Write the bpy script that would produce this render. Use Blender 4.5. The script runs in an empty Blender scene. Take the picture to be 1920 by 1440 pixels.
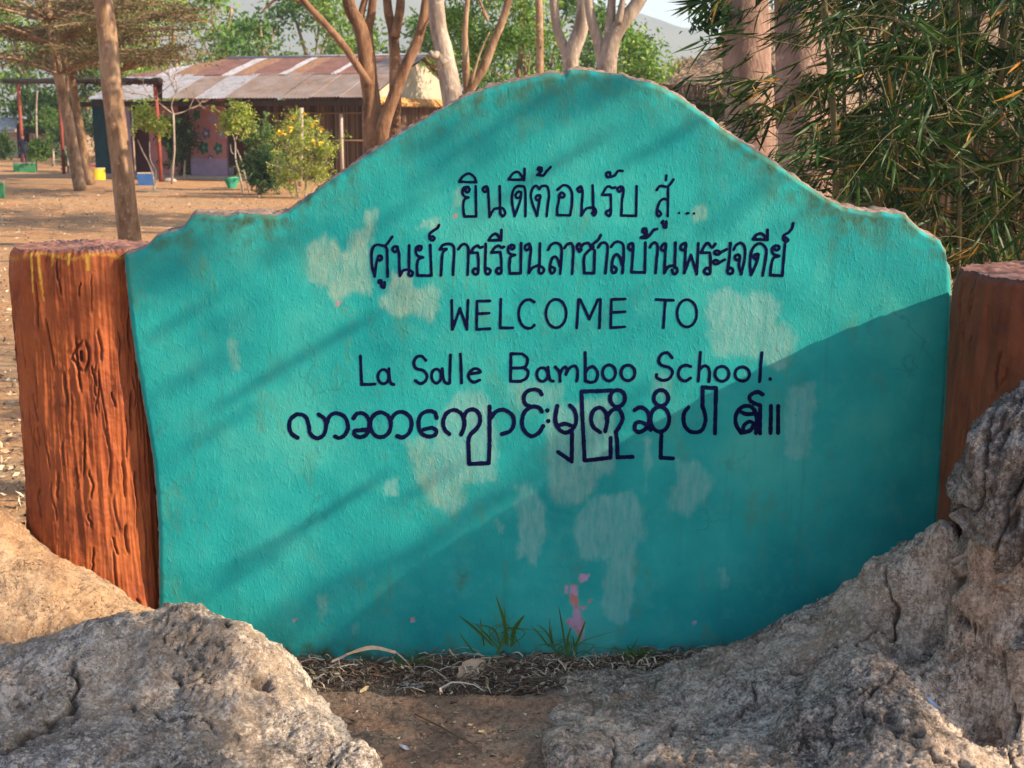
import bpy, bmesh, math, random
import numpy as np
from mathutils import Vector, Matrix
R = math.radians
rng = np.random.default_rng(7)
random.seed(7)
SC = bpy.context.scene
COL = SC.collection

# ------------------------------------------------------------------ camera, world, sun, exposure
F = 2450.0                       # focal length in pixels of the 1920 px wide photograph
PITCH = R(11.3)
CAMZ = 1.5
cam_d = bpy.data.cameras.new('camera')
cam = bpy.data.objects.new('camera', cam_d); COL.objects.link(cam)
cam.location = (0, 0, CAMZ); cam.rotation_euler = (math.pi/2-PITCH, 0, 0)
cam_d.sensor_width = 36; cam_d.lens = 36*F/1920; cam_d.clip_end = 5000; cam_d.clip_start = .05
cam_d.dof.use_dof = True; cam_d.dof.focus_distance = 3.6; cam_d.dof.aperture_fstop = 10
SC.camera = cam

SUN_EL, SUN_AZ = 30.0, 16.0        # azimuth measured from +x towards the viewer
LS = np.array([math.cos(R(SUN_EL))*math.cos(R(SUN_AZ)), -math.cos(R(SUN_EL))*math.sin(R(SUN_AZ)), math.sin(R(SUN_EL))])
world = bpy.data.worlds.new('World'); SC.world = world; world.use_nodes = True
wn = world.node_tree; wn.nodes.clear()
sky = wn.nodes.new('ShaderNodeTexSky'); sky.sky_type = 'NISHITA'; sky.sun_disc = False
sky.sun_elevation = R(SUN_EL); sky.sun_rotation = math.atan2(LS[0], LS[1])
sky.air_density = 1.0; sky.dust_density = 1.2; sky.ozone_density = 1.0
bg = wn.nodes.new('ShaderNodeBackground'); bg.inputs[1].default_value = .115
wo = wn.nodes.new('ShaderNodeOutputWorld')
wn.links.new(sky.outputs[0], bg.inputs[0]); wn.links.new(bg.outputs[0], wo.inputs[0])
sun_d = bpy.data.lights.new('sun', 'SUN'); sun_d.energy = 5.0; sun_d.angle = R(.5); sun_d.color = (1, .82, .60)
sun = bpy.data.objects.new('sun', sun_d); COL.objects.link(sun)
sun.rotation_euler = Vector(LS).to_track_quat('Z', 'Y').to_euler()
SC.view_settings.view_transform = 'Standard'; SC.view_settings.look = 'None'
SC.view_settings.exposure = 1.32; SC.view_settings.gamma = 1; SC.view_settings.use_curve_mapping = False
SC.cycles.max_bounces = 6; SC.cycles.transparent_max_bounces = 8

# ------------------------------------------------------------------ geometry helpers
CP, SP = math.cos(PITCH), math.sin(PITCH)
def pt(px, py, Y):
    """point at depth Y whose place in the 1920x1440 photograph is (px, py)"""
    a = (px-960)/F; b = (720-py)/F
    k = Y/(CP+b*SP)
    return np.array([a*k, Y, CAMZ+k*(-SP+b*CP)])
def gp(px, py, z=0.0):
    a = (px-960)/F; b = (720-py)/F
    k = (z-CAMZ)/(-SP+b*CP)
    return np.array([a*k, k*(CP+b*SP), z])
def proj(P):
    P = np.asarray(P); x = P[..., 0]; y = P[..., 1]; z = P[..., 2]-CAMZ
    d = y*CP - z*SP; u = y*SP + z*CP
    return 960+F*x/d, 720-F*u/d

def hash3(ix, iy, iz, s):
    h = (ix*374761393 + iy*668265263 + iz*2147483647 + s*974634777) & 0xffffffff
    h = ((h ^ (h >> 13))*1274126177) & 0xffffffff
    h = ((h ^ (h >> 16))*2246822519) & 0xffffffff
    return (h ^ (h >> 15)) & 0xffffffff
def noise3(p, s=0):
    p = np.asarray(p, float); i = np.floor(p).astype(np.int64); f = p-i
    u = f*f*f*(f*(f*6-15)+10); out = 0
    G = np.array([[1,1,0],[-1,1,0],[1,-1,0],[-1,-1,0],[1,0,1],[-1,0,1],[1,0,-1],[-1,0,-1],[0,1,1],[0,-1,1],[0,1,-1],[0,-1,-1]], float)
    for a in (0, 1):
        for b in (0, 1):
            for c in (0, 1):
                g = G[hash3(i[:, 0]+a, i[:, 1]+b, i[:, 2]+c, s) % 12]
                d = f-np.array([a, b, c])
                w = (u[:, 0] if a else 1-u[:, 0])*(u[:, 1] if b else 1-u[:, 1])*(u[:, 2] if c else 1-u[:, 2])
                out = out + w*(g*d).sum(1)
    return out
def fbm(p, o=4, s=0, gain=.5, ridged=False):
    t = 0; a = 1.0; p = np.asarray(p, float)
    for k in range(o):
        n = noise3(p*2.03**k+k*17.3, s+k)
        t = t + a*((1-2*np.abs(n)*1.6) if ridged else n); a *= gain
    return t
def worley(p, s=0):
    i = np.floor(p).astype(np.int64); best = np.full(len(p), 9.0); idc = np.zeros(len(p))
    for a in (-1, 0, 1):
        for b in (-1, 0, 1):
            for c in (-1, 0, 1):
                q = i+np.array([a, b, c])
                h1 = hash3(q[:, 0], q[:, 1], q[:, 2], s); h2 = hash3(q[:, 1], q[:, 2], q[:, 0], s+5); h3 = hash3(q[:, 2], q[:, 0], q[:, 1], s+9)
                c0 = q+np.stack([h1, h2, h3], 1)/4294967296.0
                d = np.sqrt(((p-c0)**2).sum(1)); m = d < best
                best[m] = d[m]; idc[m] = (h1[m] % 1000)/1000.0
    return best, idc
def sst(a, b, x):
    t = np.clip((x-a)/(b-a), 0, 1); return t*t*(3-2*t)

def tag(o, label=None, cat=None, group=None, kind=None):
    if label: o['label'] = label
    if cat: o['category'] = cat
    if group: o['group'] = group
    if kind: o['kind'] = kind
    return o
def mesh_np(name, V, Q=None, T=None, smooth=True):
    V = np.asarray(V, np.float32).reshape(-1, 3)
    parts = []; starts = []; tot = []; off = 0
    for A, n in ((Q, 4), (T, 3)):
        if A is None or len(A) == 0: continue
        A = np.asarray(A, np.int32).reshape(-1, n)
        parts.append(A.ravel()); starts.append(off+np.arange(len(A))*n); tot.append(np.full(len(A), n)); off += A.size
    m = bpy.data.meshes.new(name)
    L = np.concatenate(parts); S = np.concatenate(starts).astype(np.int32); TT = np.concatenate(tot).astype(np.int32)
    m.vertices.add(len(V)); m.vertices.foreach_set('co', V.ravel())
    m.loops.add(len(L)); m.loops.foreach_set('vertex_index', L.astype(np.int32))
    m.polygons.add(len(S)); m.polygons.foreach_set('loop_start', S); m.polygons.foreach_set('loop_total', TT)
    m.polygons.foreach_set('use_smooth', np.full(len(S), smooth))
    m.update(calc_edges=True)
    return m
def link(name, m, mat, parent=None, loc=None):
    o = bpy.data.objects.new(name, m); COL.objects.link(o)
    if mat is not None and m is not None:
        if len(m.materials) == 0: m.materials.append(mat)
    if parent is not None:
        o.parent = parent
        o.matrix_parent_inverse = parent.matrix_basis.inverted()
    if loc is not None: o.location = loc
    return o
def empty(name, loc, label, cat, group=None):
    o = bpy.data.objects.new(name, None); COL.objects.link(o); o.location = [float(c) for c in loc]; o.empty_display_size = .1
    return tag(o, label, cat, group)
def grid_faces(nu, nv, wrap=False):
    a = np.arange(nu if wrap else nu-1); b = np.arange(nv-1)
    A, B = np.meshgrid(a, b, indexing='ij'); A2 = (A+1) % nu
    return np.stack([A*nv+B, A2*nv+B, A2*nv+B+1, A*nv+B+1], -1).reshape(-1, 4)
def set_attr(m, name, vals):
    a = m.attributes.new(name, 'FLOAT', 'POINT'); a.data.foreach_set('value', np.asarray(vals, np.float32))
def set_col(m, name, vals):
    a = m.attributes.new(name, 'FLOAT_COLOR', 'POINT')
    c = np.ones((len(m.vertices), 4), np.float32); c[:, :vals.shape[1]] = vals
    a.data.foreach_set('color', c.ravel())

class MB:
    """collects shapes into ONE mesh"""
    def __init__(s): s.V = []; s.Q = []; s.T = []; s.n = 0
    def add(s, V, Q=None, T=None):
        V = np.asarray(V, float).reshape(-1, 3)
        if Q is not None and len(Q): s.Q.append(np.asarray(Q).reshape(-1, 4)+s.n)
        if T is not None and len(T): s.T.append(np.asarray(T).reshape(-1, 3)+s.n)
        s.V.append(V); s.n += len(V); return s
    def box(s, c, size, rz=0, M=None):
        x, y, z = np.array(size)/2
        v = np.array([[-x,-y,-z],[x,-y,-z],[x,y,-z],[-x,y,-z],[-x,-y,z],[x,-y,z],[x,y,z],[-x,y,z]])
        if rz: cz, sz = math.cos(rz), math.sin(rz); v = v@np.array([[cz,sz,0],[-sz,cz,0],[0,0,1]])
        if M is not None: v = v@np.array(M).T
        return s.add(v+np.array(c), [[0,3,2,1],[4,5,6,7],[0,1,5,4],[1,2,6,5],[2,3,7,6],[3,0,4,7]])
    def hexa(s, v8):
        return s.add(v8, [[0,3,2,1],[4,5,6,7],[0,1,5,4],[1,2,6,5],[2,3,7,6],[3,0,4,7]])
    def tube(s, P, r, n=8, wob=0, seed=0, cap=True):
        P = np.asarray(P, float); k = len(P); r = np.broadcast_to(np.asarray(r, float), (k,))
        T = np.gradient(P, axis=0); T /= np.linalg.norm(T, axis=1)[:, None]+1e-9
        ref = np.array([0, 0, 1.0]) if abs(T[0, 2]) < .9 else np.array([1.0, 0, 0])
        U = np.cross(T, ref); U /= np.linalg.norm(U, axis=1)[:, None]+1e-9
        for i in range(1, k):
            u = U[i-1]-T[i]*(U[i-1]@T[i]); U[i] = u/(np.linalg.norm(u)+1e-9)
        W = np.cross(T, U); a = np.arange(n)*2*math.pi/n
        V = P[:, None]+(np.cos(a)[None, :, None]*U[:, None]+np.sin(a)[None, :, None]*W[:, None])*r[:, None, None]
        if wob:
            fl = V.reshape(-1, 3); d = fl-np.repeat(P, n, 0)
            fl = fl+d*(fbm(fl*np.array([6, 6, 2.2]), 3, seed)*wob)[:, None]; V = fl.reshape(k, n, 3)
        Q = []
        i = np.arange(k-1)[:, None]; j = np.arange(n)[None, :]; j2 = (j+1) % n
        Q = np.stack([i*n+j, i*n+j2, (i+1)*n+j2, (i+1)*n+j], -1).reshape(-1, 4)
        Vf = V.reshape(-1, 3); Tt = None
        if cap:
            Vf = np.vstack([Vf, P[:1], P[-1:]])
            jj = np.arange(n); a0 = k*n
            Tt = np.vstack([np.stack([(jj+1) % n, jj, np.full(n, a0)], 1), np.stack([(k-1)*n+jj, (k-1)*n+(jj+1) % n, np.full(n, a0+1)], 1)])
        return s.add(Vf, Q, Tt)
    def build(s, name, mat, parent=None, smooth=True, kind=None):
        m = mesh_np(name, np.vstack(s.V), np.vstack(s.Q) if s.Q else None, np.vstack(s.T) if s.T else None, smooth)
        o = link(name, m, mat, parent)
        if kind: o['kind'] = kind
        return o
def spline(P, n=6, closed=False):
    P = np.asarray(P, float)
    if len(P) < 3: 
        t = np.linspace(0, 1, max(2, n))[:, None]; return P[0]*(1-t)+P[-1]*t
    Q = np.vstack([P[-2] if closed else 2*P[0]-P[1], P, P[1] if closed else 2*P[-1]-P[-2]]); out = []
    for i in range(1, len(Q)-2):
        t = np.linspace(0, 1, n, endpoint=False)[:, None]
        a, b, c, d = Q[i-1], Q[i], Q[i+1], Q[i+2]
        out.append(.5*((2*b)+(c-a)*t+(2*a-5*b+4*c-d)*t*t+(-a+3*b-3*c+d)*t**3))
    out.append(P[-1:]); return np.vstack(out)

# ------------------------------------------------------------------ materials
def newmat(name):
    m = bpy.data.materials.new(name); m.use_nodes = True; nt = m.node_tree; nt.nodes.clear()
    out = nt.nodes.new('ShaderNodeOutputMaterial'); b = nt.nodes.new('ShaderNodeBsdfPrincipled')
    nt.links.new(b.outputs[0], out.inputs[0]); b.inputs['Roughness'].default_value = .85
    b.inputs['Specular IOR Level'].default_value = .25
    return m, nt, b, out
class NB:
    def __init__(s, nt): s.nt = nt
    def n(s, t, **k):
        x = s.nt.nodes.new('ShaderNode'+t)
        for a, v in k.items(): setattr(x, a, v)
        return x
    def set(s, sock, v):
        if hasattr(v, 'is_output') or isinstance(v, bpy.types.NodeSocket): s.nt.links.new(v, sock)
        else:
            if isinstance(v, tuple) and len(v) == 3 and sock.type == 'RGBA': v = (*v, 1)
            sock.default_value = v
    def coord(s, scale=(1, 1, 1), which='Object', rot=(0, 0, 0)):
        c = s.n('TexCoord'); m = s.n('Mapping'); s.nt.links.new(c.outputs[which], m.inputs[0]); m.inputs['Scale'].default_value = scale
        m.inputs['Rotation'].default_value = rot
        return m.outputs[0]
    def noise(s, vec, scale, detail=4, rough=.55, dist=0, out=0):
        x = s.n('TexNoise'); s.set(x.inputs['Vector'], vec); x.inputs['Scale'].default_value = scale
        x.inputs['Detail'].default_value = detail; x.inputs['Roughness'].default_value = rough; x.inputs['Distortion'].default_value = dist
        return x.outputs[out]
    def vor(s, vec, scale, feature='F1', rnd=1, out='Distance'):
        x = s.n('TexVoronoi', feature=feature); s.set(x.inputs['Vector'], vec); x.inputs['Scale'].default_value = scale
        x.inputs['Randomness'].default_value = rnd; return x.outputs[out]
    def ramp(s, v, *stops, interp='LINEAR'):
        x = s.n('ValToRGB'); x.color_ramp.interpolation = interp; e = x.color_ramp.elements
        while len(e) < len(stops): e.new(.5)
        for el, (p, c) in zip(e, stops):
            el.position = p; el.color = (*c, 1) if isinstance(c, tuple) else (c, c, c, 1)
        s.set(x.inputs[0], v); return x.outputs[0]
    def mix(s, f, a, b, mode='MIX'):
        x = s.n('Mix', data_type='RGBA', blend_type=mode); s.set(x.inputs[0], f); s.set(x.inputs[6], a); s.set(x.inputs[7], b); return x.outputs[2]
    def math(s, op, a, b=0.0, clamp=False):
        x = s.n('Math', operation=op, use_clamp=clamp); s.set(x.inputs[0], a); s.set(x.inputs[1], b); return x.outputs[0]
    def attr(s, name, out='Fac'):
        x = s.n('Attribute', attribute_name=name); return x.outputs[out]
    def bump(s, h, strength=.5, dist=.01, prev=None):
        x = s.n('Bump'); s.set(x.inputs['Height'], h); x.inputs['Strength'].default_value = strength; x.inputs['Distance'].default_value = dist
        if prev is not None: s.set(x.inputs['Normal'], prev)
        return x.outputs[0]
    def island(s): return s.n('NewGeometry').outputs['Random Per Island']

def simple(name, c1, c2, scale=8, stretch=(1, 1, 1), rough=.85, bump=.3, bdist=.01, spots=None, bscale=None, detail=6, spec=.25):
    m, nt, b, out = newmat(name); k = NB(nt); v = k.coord(stretch)
    n = k.noise(v, scale, detail, .62)
    col = k.ramp(n, (.3, c1), (.7, c2))
    if spots: col = k.mix(k.ramp(k.noise(v, scale*spots[1], 3, .6), (.56, 0.), (.68, 1.)), col, spots[0])
    k.set(b.inputs['Base Color'], col); b.inputs['Roughness'].default_value = rough; b.inputs['Specular IOR Level'].default_value = spec
    if bump: k.set(b.inputs['Normal'], k.bump(k.noise(v, bscale or scale*3, 6, .65), bump, bdist))
    return m
def leafmat(name, stops, transl=.35, rough=.55):
    m, nt, b, out = newmat(name); k = NB(nt)
    col = k.ramp(k.island(), *stops)
    k.set(b.inputs['Base Color'], col); b.inputs['Roughness'].default_value = rough
    t = k.n('BsdfTranslucent'); mx = k.n('MixShader'); mx.inputs[0].default_value = transl
    k.set(t.inputs[0], k.mix(1.0, col, (1.0, 1.0, .55), 'MULTIPLY'))
    nt.links.new(b.outputs[0], mx.inputs[1]); nt.links.new(t.outputs[0], mx.inputs[2]); nt.links.new(mx.outputs[0], out.inputs[0])
    return m

def wall_relief(k):
    v = k.coord((1, 1, 1)); vs = k.coord((1.0, 1, .55), rot=(0, R(14), 0))
    fine = k.noise(vs, 210, 3, .6, .6)
    med = k.noise(vs, 62, 4, .6, .8)
    lumps = k.ramp(k.noise(vs, 85, 3, .6, .5), (.54, 0.), (.70, 1.))
    big = k.noise(v, 9, 3, .55)
    h = k.math('ADD', k.math('MULTIPLY', fine, .34), k.math('MULTIPLY', med, .42))
    h = k.math('ADD', h, k.math('MULTIPLY', lumps, .22)); h = k.math('ADD', h, k.math('MULTIPLY', big, .6))
    return k.bump(h, .62, .0042)
def mat_wall():
    m, nt, b, out = newmat('turquoise_painted_render'); k = NB(nt); v = k.coord()
    base = k.ramp(k.noise(v, 2.2, 5, .6), (.3, (.004, .235, .245)), (.55, (.020, .345, .325)), (.75, (.070, .43, .365)))
    base = k.mix(k.ramp(k.noise(v, 14, 5, .7), (.5, 0.), (.8, .35)), base, (.09, .40, .34))
    # olive weather stains
    st = k.ramp(k.noise(k.coord((1, 1, .45)), 7.5, 7, .78), (.54, 0.), (.72, .6))
    base = k.mix(st, base, (.10, .20, .10))
    base = k.mix(k.math('MULTIPLY', k.attr('grime'), k.ramp(k.noise(v, 18, 5, .7), (.3, .25), (.65, 1.))), base, (.06, .10, .05))
    pt_ = k.math('MULTIPLY', k.attr('pale'), k.ramp(k.noise(k.coord((1, 1, .25)), 60, 4, .7), (.28, .25), (.66, 1.)))
    pc = k.mix(k.attr('beige'), (.28, .50, .47), (.40, .46, .33))
    base = k.mix(k.math('MULTIPLY', pt_, .60), base, pc)
    base = k.mix(k.attr('pink'), base, k.ramp(k.noise(v, 25, 2), (.42, (.46, .19, .16)), (.55, (.42, .27, .40))))
    sp = k.ramp(k.vor(v, 34), (.03, 1.), (.075, 0.)); sp2 = k.ramp(k.noise(v, 5, 2), (.55, 0.), (.62, 1.))
    base = k.mix(k.math('MULTIPLY', k.math('MULTIPLY', sp, sp2), .8), base, (.05, .06, .05))
    rs_ = k.ramp(k.noise(k.coord((1, 1, .05)), 22, 4, .6), (.58, 0.), (.75, .28)); base = k.mix(rs_, base, (.03, .13, .10))
    ck = k.ramp(k.vor(k.mix(.10, v, k.noise(v, 9, 4, .6, out=1)), 3.1, 'DISTANCE_TO_EDGE'), (.0, 1.), (.010, 0.)); ckm = k.ramp(k.noise(v, 2.3, 2), (.62, 0.), (.68, .3))
    base = k.mix(k.math('MULTIPLY', ck, ckm), base, (.02, .06, .05))
    k.set(b.inputs['Base Color'], base); b.inputs['Roughness'].default_value = .75; b.inputs['Specular IOR Level'].default_value = .14
    k.set(b.inputs['Normal'], wall_relief(k)); return m
def mat_ink():
    m, nt, b, out = newmat('navy_lettering_paint'); k = NB(nt); v = k.coord()
    k.set(b.inputs['Base Color'], k.ramp(k.noise(v, 60, 4, .7), (.3, (.002, .002, .020)), (.75, (.004, .006, .060))))
    b.inputs['Roughness'].default_value = .85; b.inputs['Specular IOR Level'].default_value = .05; k.set(b.inputs['Normal'], wall_relief(k)); return m
def mat_rock(name, tint_dark, tint_mid, tint_light, warm, warmamt=.5, seed=0):
    m, nt, b, out = newmat(name); k = NB(nt); v = k.coord((1, 1, 1))
    n1 = k.noise(v, 3.2+seed*.3, 6, .62, .4)
    n2 = k.noise(v, 26, 7, .72, .5)
    n3 = k.noise(v, 110, 5, .75)
    s = k.math('ADD', k.math('MULTIPLY', n1, .26), k.math('ADD', k.math('MULTIPLY', n2, .38), k.math('MULTIPLY', n3, .36)))
    col = k.ramp(s, (.43, tint_dark), (.495, tint_mid), (.565, tint_light))
    col = k.mix(k.math('MULTIPLY', k.ramp(k.noise(v, 2.1, 4, .6), (.40, 0.), (.60, 1.)), warmamt), col, warm)
    lich = k.ramp(k.noise(v, 44, 6, .8, .6), (.60, 0.), (.68, .75)); lz = k.ramp(k.noise(v, 4, 3), (.48, 0.), (.58, 1.))
    col = k.mix(k.math('MULTIPLY', lich, lz), col, (.62, .60, .58))
    pit = k.ramp(k.vor(k.mix(.12, v, k.noise(v, 30, 3, out=1)), 46), (.10, 0.), (.30, 1.))
    wv = k.mix(.06, v, k.noise(v, 60, 3, out=1))
    dz = k.ramp(k.noise(v, 5.5, 4, .6), (.36, 0.), (.50, 1.)); dk = k.ramp(k.vor(wv, 88), (.12, 1.), (.26, 0.)); dk2 = k.ramp(k.noise(v, 95, 4, .8), (.60, 0.), (.66, 1.))
    col = k.mix(k.math('MULTIPLY', dz, k.math('MULTIPLY', k.math('MAXIMUM', dk, dk2), .95)), col, tuple(c*.6 for c in tint_dark))
    wz = k.ramp(k.noise(k.coord((1, 1, 1), rot=(1, 2, 0)), 6.5, 4, .6), (.46, 0.), (.58, 1.)); wf = k.ramp(k.noise(v, 78, 5, .85), (.575, 0.), (.64, 1.))
    col = k.mix(k.math('MULTIPLY', wz, k.math('MULTIPLY', wf, .9)), col, tuple(min(.75, c*1.35+.04) for c in tint_light))
    pz = k.ramp(k.noise(v, 7, 3), (.45, 1.), (.62, 0.))
    pitm = k.math('MAXIMUM', pit, pz)
    col = k.mix(k.math('MULTIPLY', k.math('SUBTRACT', 1.0, pitm), .7), col, (.035, .028, .024))
    col = k.mix(k.math('MULTIPLY', k.attr('hole'), .85), col, (.03, .022, .018))
    k.set(b.inputs['Base Color'], col); b.inputs['Roughness'].default_value = .92
    h = k.math('ADD', k.math('MULTIPLY', n2, .7), k.math('ADD', k.math('MULTIPLY', n3, .6), k.math('MULTIPLY', pitm, .8)))
    k.set(b.inputs['Normal'], k.bump(h, .85, .010)); return m
def mat_stump(dk=1.0, name='brown_painted_cement_bark'):
    m, nt, b, out = newmat(name); k = NB(nt); v = k.coord(); vs = k.coord((1, 1, .16))
    vs2 = k.coord((1, 1, .4)); col = k.ramp(k.noise(vs2, 15, 6, .65, .3), (.32, (.12, .024, .007)), (.5, (.27, .062, .018)), (.7, (.38, .10, .026)))
    col = k.mix(k.ramp(k.noise(v, 5, 4, .6), (.45, 0.), (.7, .4)), col, (.40, .115, .026))
    col = k.mix(k.ramp(k.noise(v, 11, 5, .7), (.6, 0.), (.75, .5)), col, (.20, .08, .06))
    col = k.mix(k.math('MULTIPLY', k.attr('groove'), .75), col, (.035, .012, .008))
    col = k.mix(k.attr('yellow'), col, (.50, .30, .035))
    col = k.mix(k.attr('worn'), col, k.ramp(k.noise(v, 24, 6, .7), (.3, (.10, .035, .025)), (.65, (.27, .14, .105))))
    if dk < 1: col = k.mix(1.0, col, (dk, dk*1.05, dk*1.1), 'MULTIPLY')  # right stump's brown multiplied down to stand in for shade
    k.set(b.inputs['Base Color'], col); b.inputs['Roughness'].default_value = .6; b.inputs['Specular IOR Level'].default_value = .3
    h = k.math('ADD', k.math('MULTIPLY', k.noise(vs2, 55, 5, .65), .6), k.noise(v, 34, 5, .65))
    k.set(b.inputs['Normal'], k.bump(h, .55, .005)); return m
def mat_ground():
    m, nt, b, out = newmat('dry_leafy_earth'); k = NB(nt); v = k.coord()
    n = k.noise(v, .45, 6, .62); n2 = k.noise(v, 9, 6, .75); n3 = k.noise(k.coord((1, .4, 1)), 3, 4, .7)
    c = k.ramp(n, (.35, (.50, .26, .13)), (.5, (.68, .35, .15)), (.66, (.50, .34, .20)))
    c = k.mix(k.ramp(n2, (.40, .6), (.56, 0.)), c, (.22, .13, .08))
    c = k.mix(k.ramp(n3, (.5, 0.), (.7, .6)), c, (.42, .30, .17))
    c = k.mix(k.ramp(k.noise(v, 38, 4, .8), (.55, 0.), (.7, .7)), c, (.50, .38, .24))
    k.set(b.inputs['Base Color'], c); b.inputs['Roughness'].default_value = .95
    k.set(b.inputs['Normal'], k.bump(k.math('ADD', n2, k.noise(v, 45, 5, .7)), .9, .06)); return m
def mat_soil():
    m, nt, b, out = newmat('bare_reddish_soil'); k = NB(nt); v = k.coord()
    n = k.noise(v, 3.5, 6, .6); n2 = k.noise(v, 60, 7, .75)
    c = k.ramp(n, (.34, (.24, .14, .09)), (.5, (.34, .21, .14)), (.66, (.42, .30, .21)))
    c = k.mix(k.ramp(n2, (.38, .7), (.55, 0.)), c, (.08, .045, .03))
    c = k.mix(k.ramp(k.noise(v, 190, 3, .7), (.62, 0.), (.70, .8)), c, (.50, .40, .30))
    k.set(b.inputs['Base Color'], c); b.inputs['Roughness'].default_value = .95
    k.set(b.inputs['Normal'], k.bump(k.math('ADD', n2, k.noise(v, 170, 4, .7)), .9, .008)); return m
def mat_bark(name, a, b_, c_, scale=7):
    m, nt, b, out = newmat(name); k = NB(nt); v = k.coord(); vs = k.coord((1, 1, .35))
    col = k.ramp(k.noise(vs, scale, 6, .7, .3), (.38, a), (.5, b_), (.62, c_))
    col = k.mix(k.ramp(k.noise(v, scale*2.3, 5, .7), (.58, 0.), (.68, .55)), col, tuple(min(1, x*1.5+.03) for x in c_))
    k.set(b.inputs['Base Color'], col); b.inputs['Roughness'].default_value = .9
    k.set(b.inputs['Normal'], k.bump(k.noise(vs, scale*4, 6, .7), .8, .03)); return m
def mat_island(name, *stops, rough=.85):
    m, nt, b, out = newmat(name); k = NB(nt)
    k.set(b.inputs['Base Color'], k.ramp(k.island(), *stops)); b.inputs['Roughness'].default_value = rough; return m

M = {}
M['wall'] = mat_wall(); M['ink'] = mat_ink(); M['stump'] = mat_stump(); M['stump2'] = mat_stump(.42, 'shade_darkened_cement_bark'); M['ground'] = mat_ground(); M['soil'] = mat_soil()
M['cement'] = simple('weathered_cement', (.14, .09, .07), (.36, .26, .21), 22, bump=.7, bdist=.01, spots=((.10, .07, .06), 3))
M['rockL'] = mat_rock('pitted_grey_tan_limestone', (.035, .030, .030), (.19, .165, .15), (.58, .52, .46), (.50, .36, .24), .42, 0)
M['rockM'] = mat_rock('tan_earthy_limestone', (.10, .06, .04), (.30, .20, .125), (.44, .33, .22), (.42, .24, .12), .6, 1)
M['rockR'] = mat_rock('rough_grey_brown_limestone', (.045, .038, .035), (.25, .20, .165), (.58, .49, .41), (.50, .34, .22), .42, 2)
M['rockG'] = mat_rock('dark_grey_limestone', (.03, .028, .026), (.16, .145, .135), (.38, .355, .33), (.16, .13, .10), .3, 3)
M['bark_brown'] = mat_bark('brown_bark', (.10, .05, .028), (.21, .11, .06), (.30, .17, .10), 6)
M['bark_pale'] = mat_bark('pale_grey_bark', (.20, .15, .12), (.34, .27, .215), (.46, .38, .31), 6)
M['bark_tan'] = mat_bark('mottled_tan_bark', (.15, .085, .045), (.28, .17, .10), (.38, .26, .17), 5)
M['bark_mauve'] = mat_bark('smooth_mauve_brown_bark', (.19, .12, .095), (.30, .19, .15), (.40, .27, .21), 4)
M['leaf_bright'] = leafmat('bright_green_leaf', ((0, (.07, .19, .03)), (.4, (.15, .30, .05)), (.8, (.28, .40, .08)), (1, (.40, .42, .10))))
M['leaf_mid'] = leafmat('mid_green_leaf', ((0, (.03, .09, .018)), (.5, (.07, .17, .03)), (1, (.17, .27, .055))))
M['leaf_dark'] = leafmat('dark_green_leaf', ((0, (.012, .04, .012)), (.6, (.03, .085, .02)), (1, (.07, .15, .035))))
M['leaf_thick'] = leafmat('thick_dark_leaf', ((0, (.02, .05, .015)), (1, (.04, .09, .025))), .05)
M['leaf_olive'] = leafmat('olive_brown_leaf', ((0, (.07, .075, .03)), (.5, (.15, .135, .05)), (1, (.27, .20, .085))))
M['leaf_yellow'] = leafmat('yellow_green_leaf', ((0, (.16, .26, .03)), (.5, (.32, .42, .05)), (.9, (.50, .52, .10)), (1, (.55, .45, .12))))
M['leaf_dry'] = leafmat('dry_tan_leaf', ((0, (.16, .11, .06)), (.5, (.30, .22, .12)), (1, (.42, .34, .20))))
M['bamboo_leaf'] = leafmat('bamboo_leaf', ((0, (.006, .024, .006)), (.5, (.017, .056, .009)), (.82, (.055, .11, .018)), (.94, (.20, .19, .06)), (1, (.50, .20, .02))), .3, .45)
M['culm'] = simple('brown_green_bamboo_culm', (.07, .065, .025), (.20, .16, .07), 9, (1, 1, .3), .6, .2)
M['rust'] = simple('rusted_corrugated_iron', (.14, .062, .05), (.24, .125, .10), 3, (1, 1, 1), .7, 0, spots=((.14, .06, .045), 5))
M['zinc'] = simple('grey_corrugated_iron', (.24, .24, .27), (.40, .39, .42), 3.5, (1, 1, 1), .55, 0, spots=((.20, .14, .11), 2.2))
M['rustleaf'] = simple('leaf_strewn_rust', (.16, .08, .055), (.24, .14, .085), 5, (1, 1, 1), .85, .5, .03, spots=((.34, .20, .10), 2.5))
M['zincleaf'] = simple('leaf_strewn_rusty_iron', (.27, .24, .24), (.16, .10, .07), 2.2, (1, 1, 1), .8, .4, .03, spots=((.36, .20, .10), 4))
M['darkwood'] = simple('dark_wood', (.035, .02, .014), (.08, .045, .03), 6, (1, 1, .3))
M['bamslat'] = mat_island('split_bamboo_slats', (0, (.06, .03, .018)), (.5, (.15, .08, .045)), (1, (.28, .17, .10)))
M['cream'] = simple('cream_panel', (.36, .31, .23), (.46, .40, .30), 3, bump=.1)
M['pink'] = simple('pink_mural_paint', (.42, .17, .17), (.52, .23, .22), 4, bump=.1)
M['lilac'] = simple('lilac_paint', (.30, .22, .36), (.40, .32, .46), 4, bump=.1)
M['teal'] = simple('teal_mural_paint', (.008, .03, .035), (.02, .07, .075), 3, bump=.1)
M['maroon'] = simple('dark_maroon_door', (.05, .012, .012), (.09, .02, .02), 4, bump=.1)
M['redpost'] = simple('red_brown_painted_steel', (.20, .04, .03), (.32, .08, .055), 5, bump=.2)
M['thatch'] = simple('dry_thatch', (.30, .20, .13), (.56, .40, .28), 14, (1, 1, .3), .95, 1.0, .05, spots=((.10, .06, .05), 2))
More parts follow.
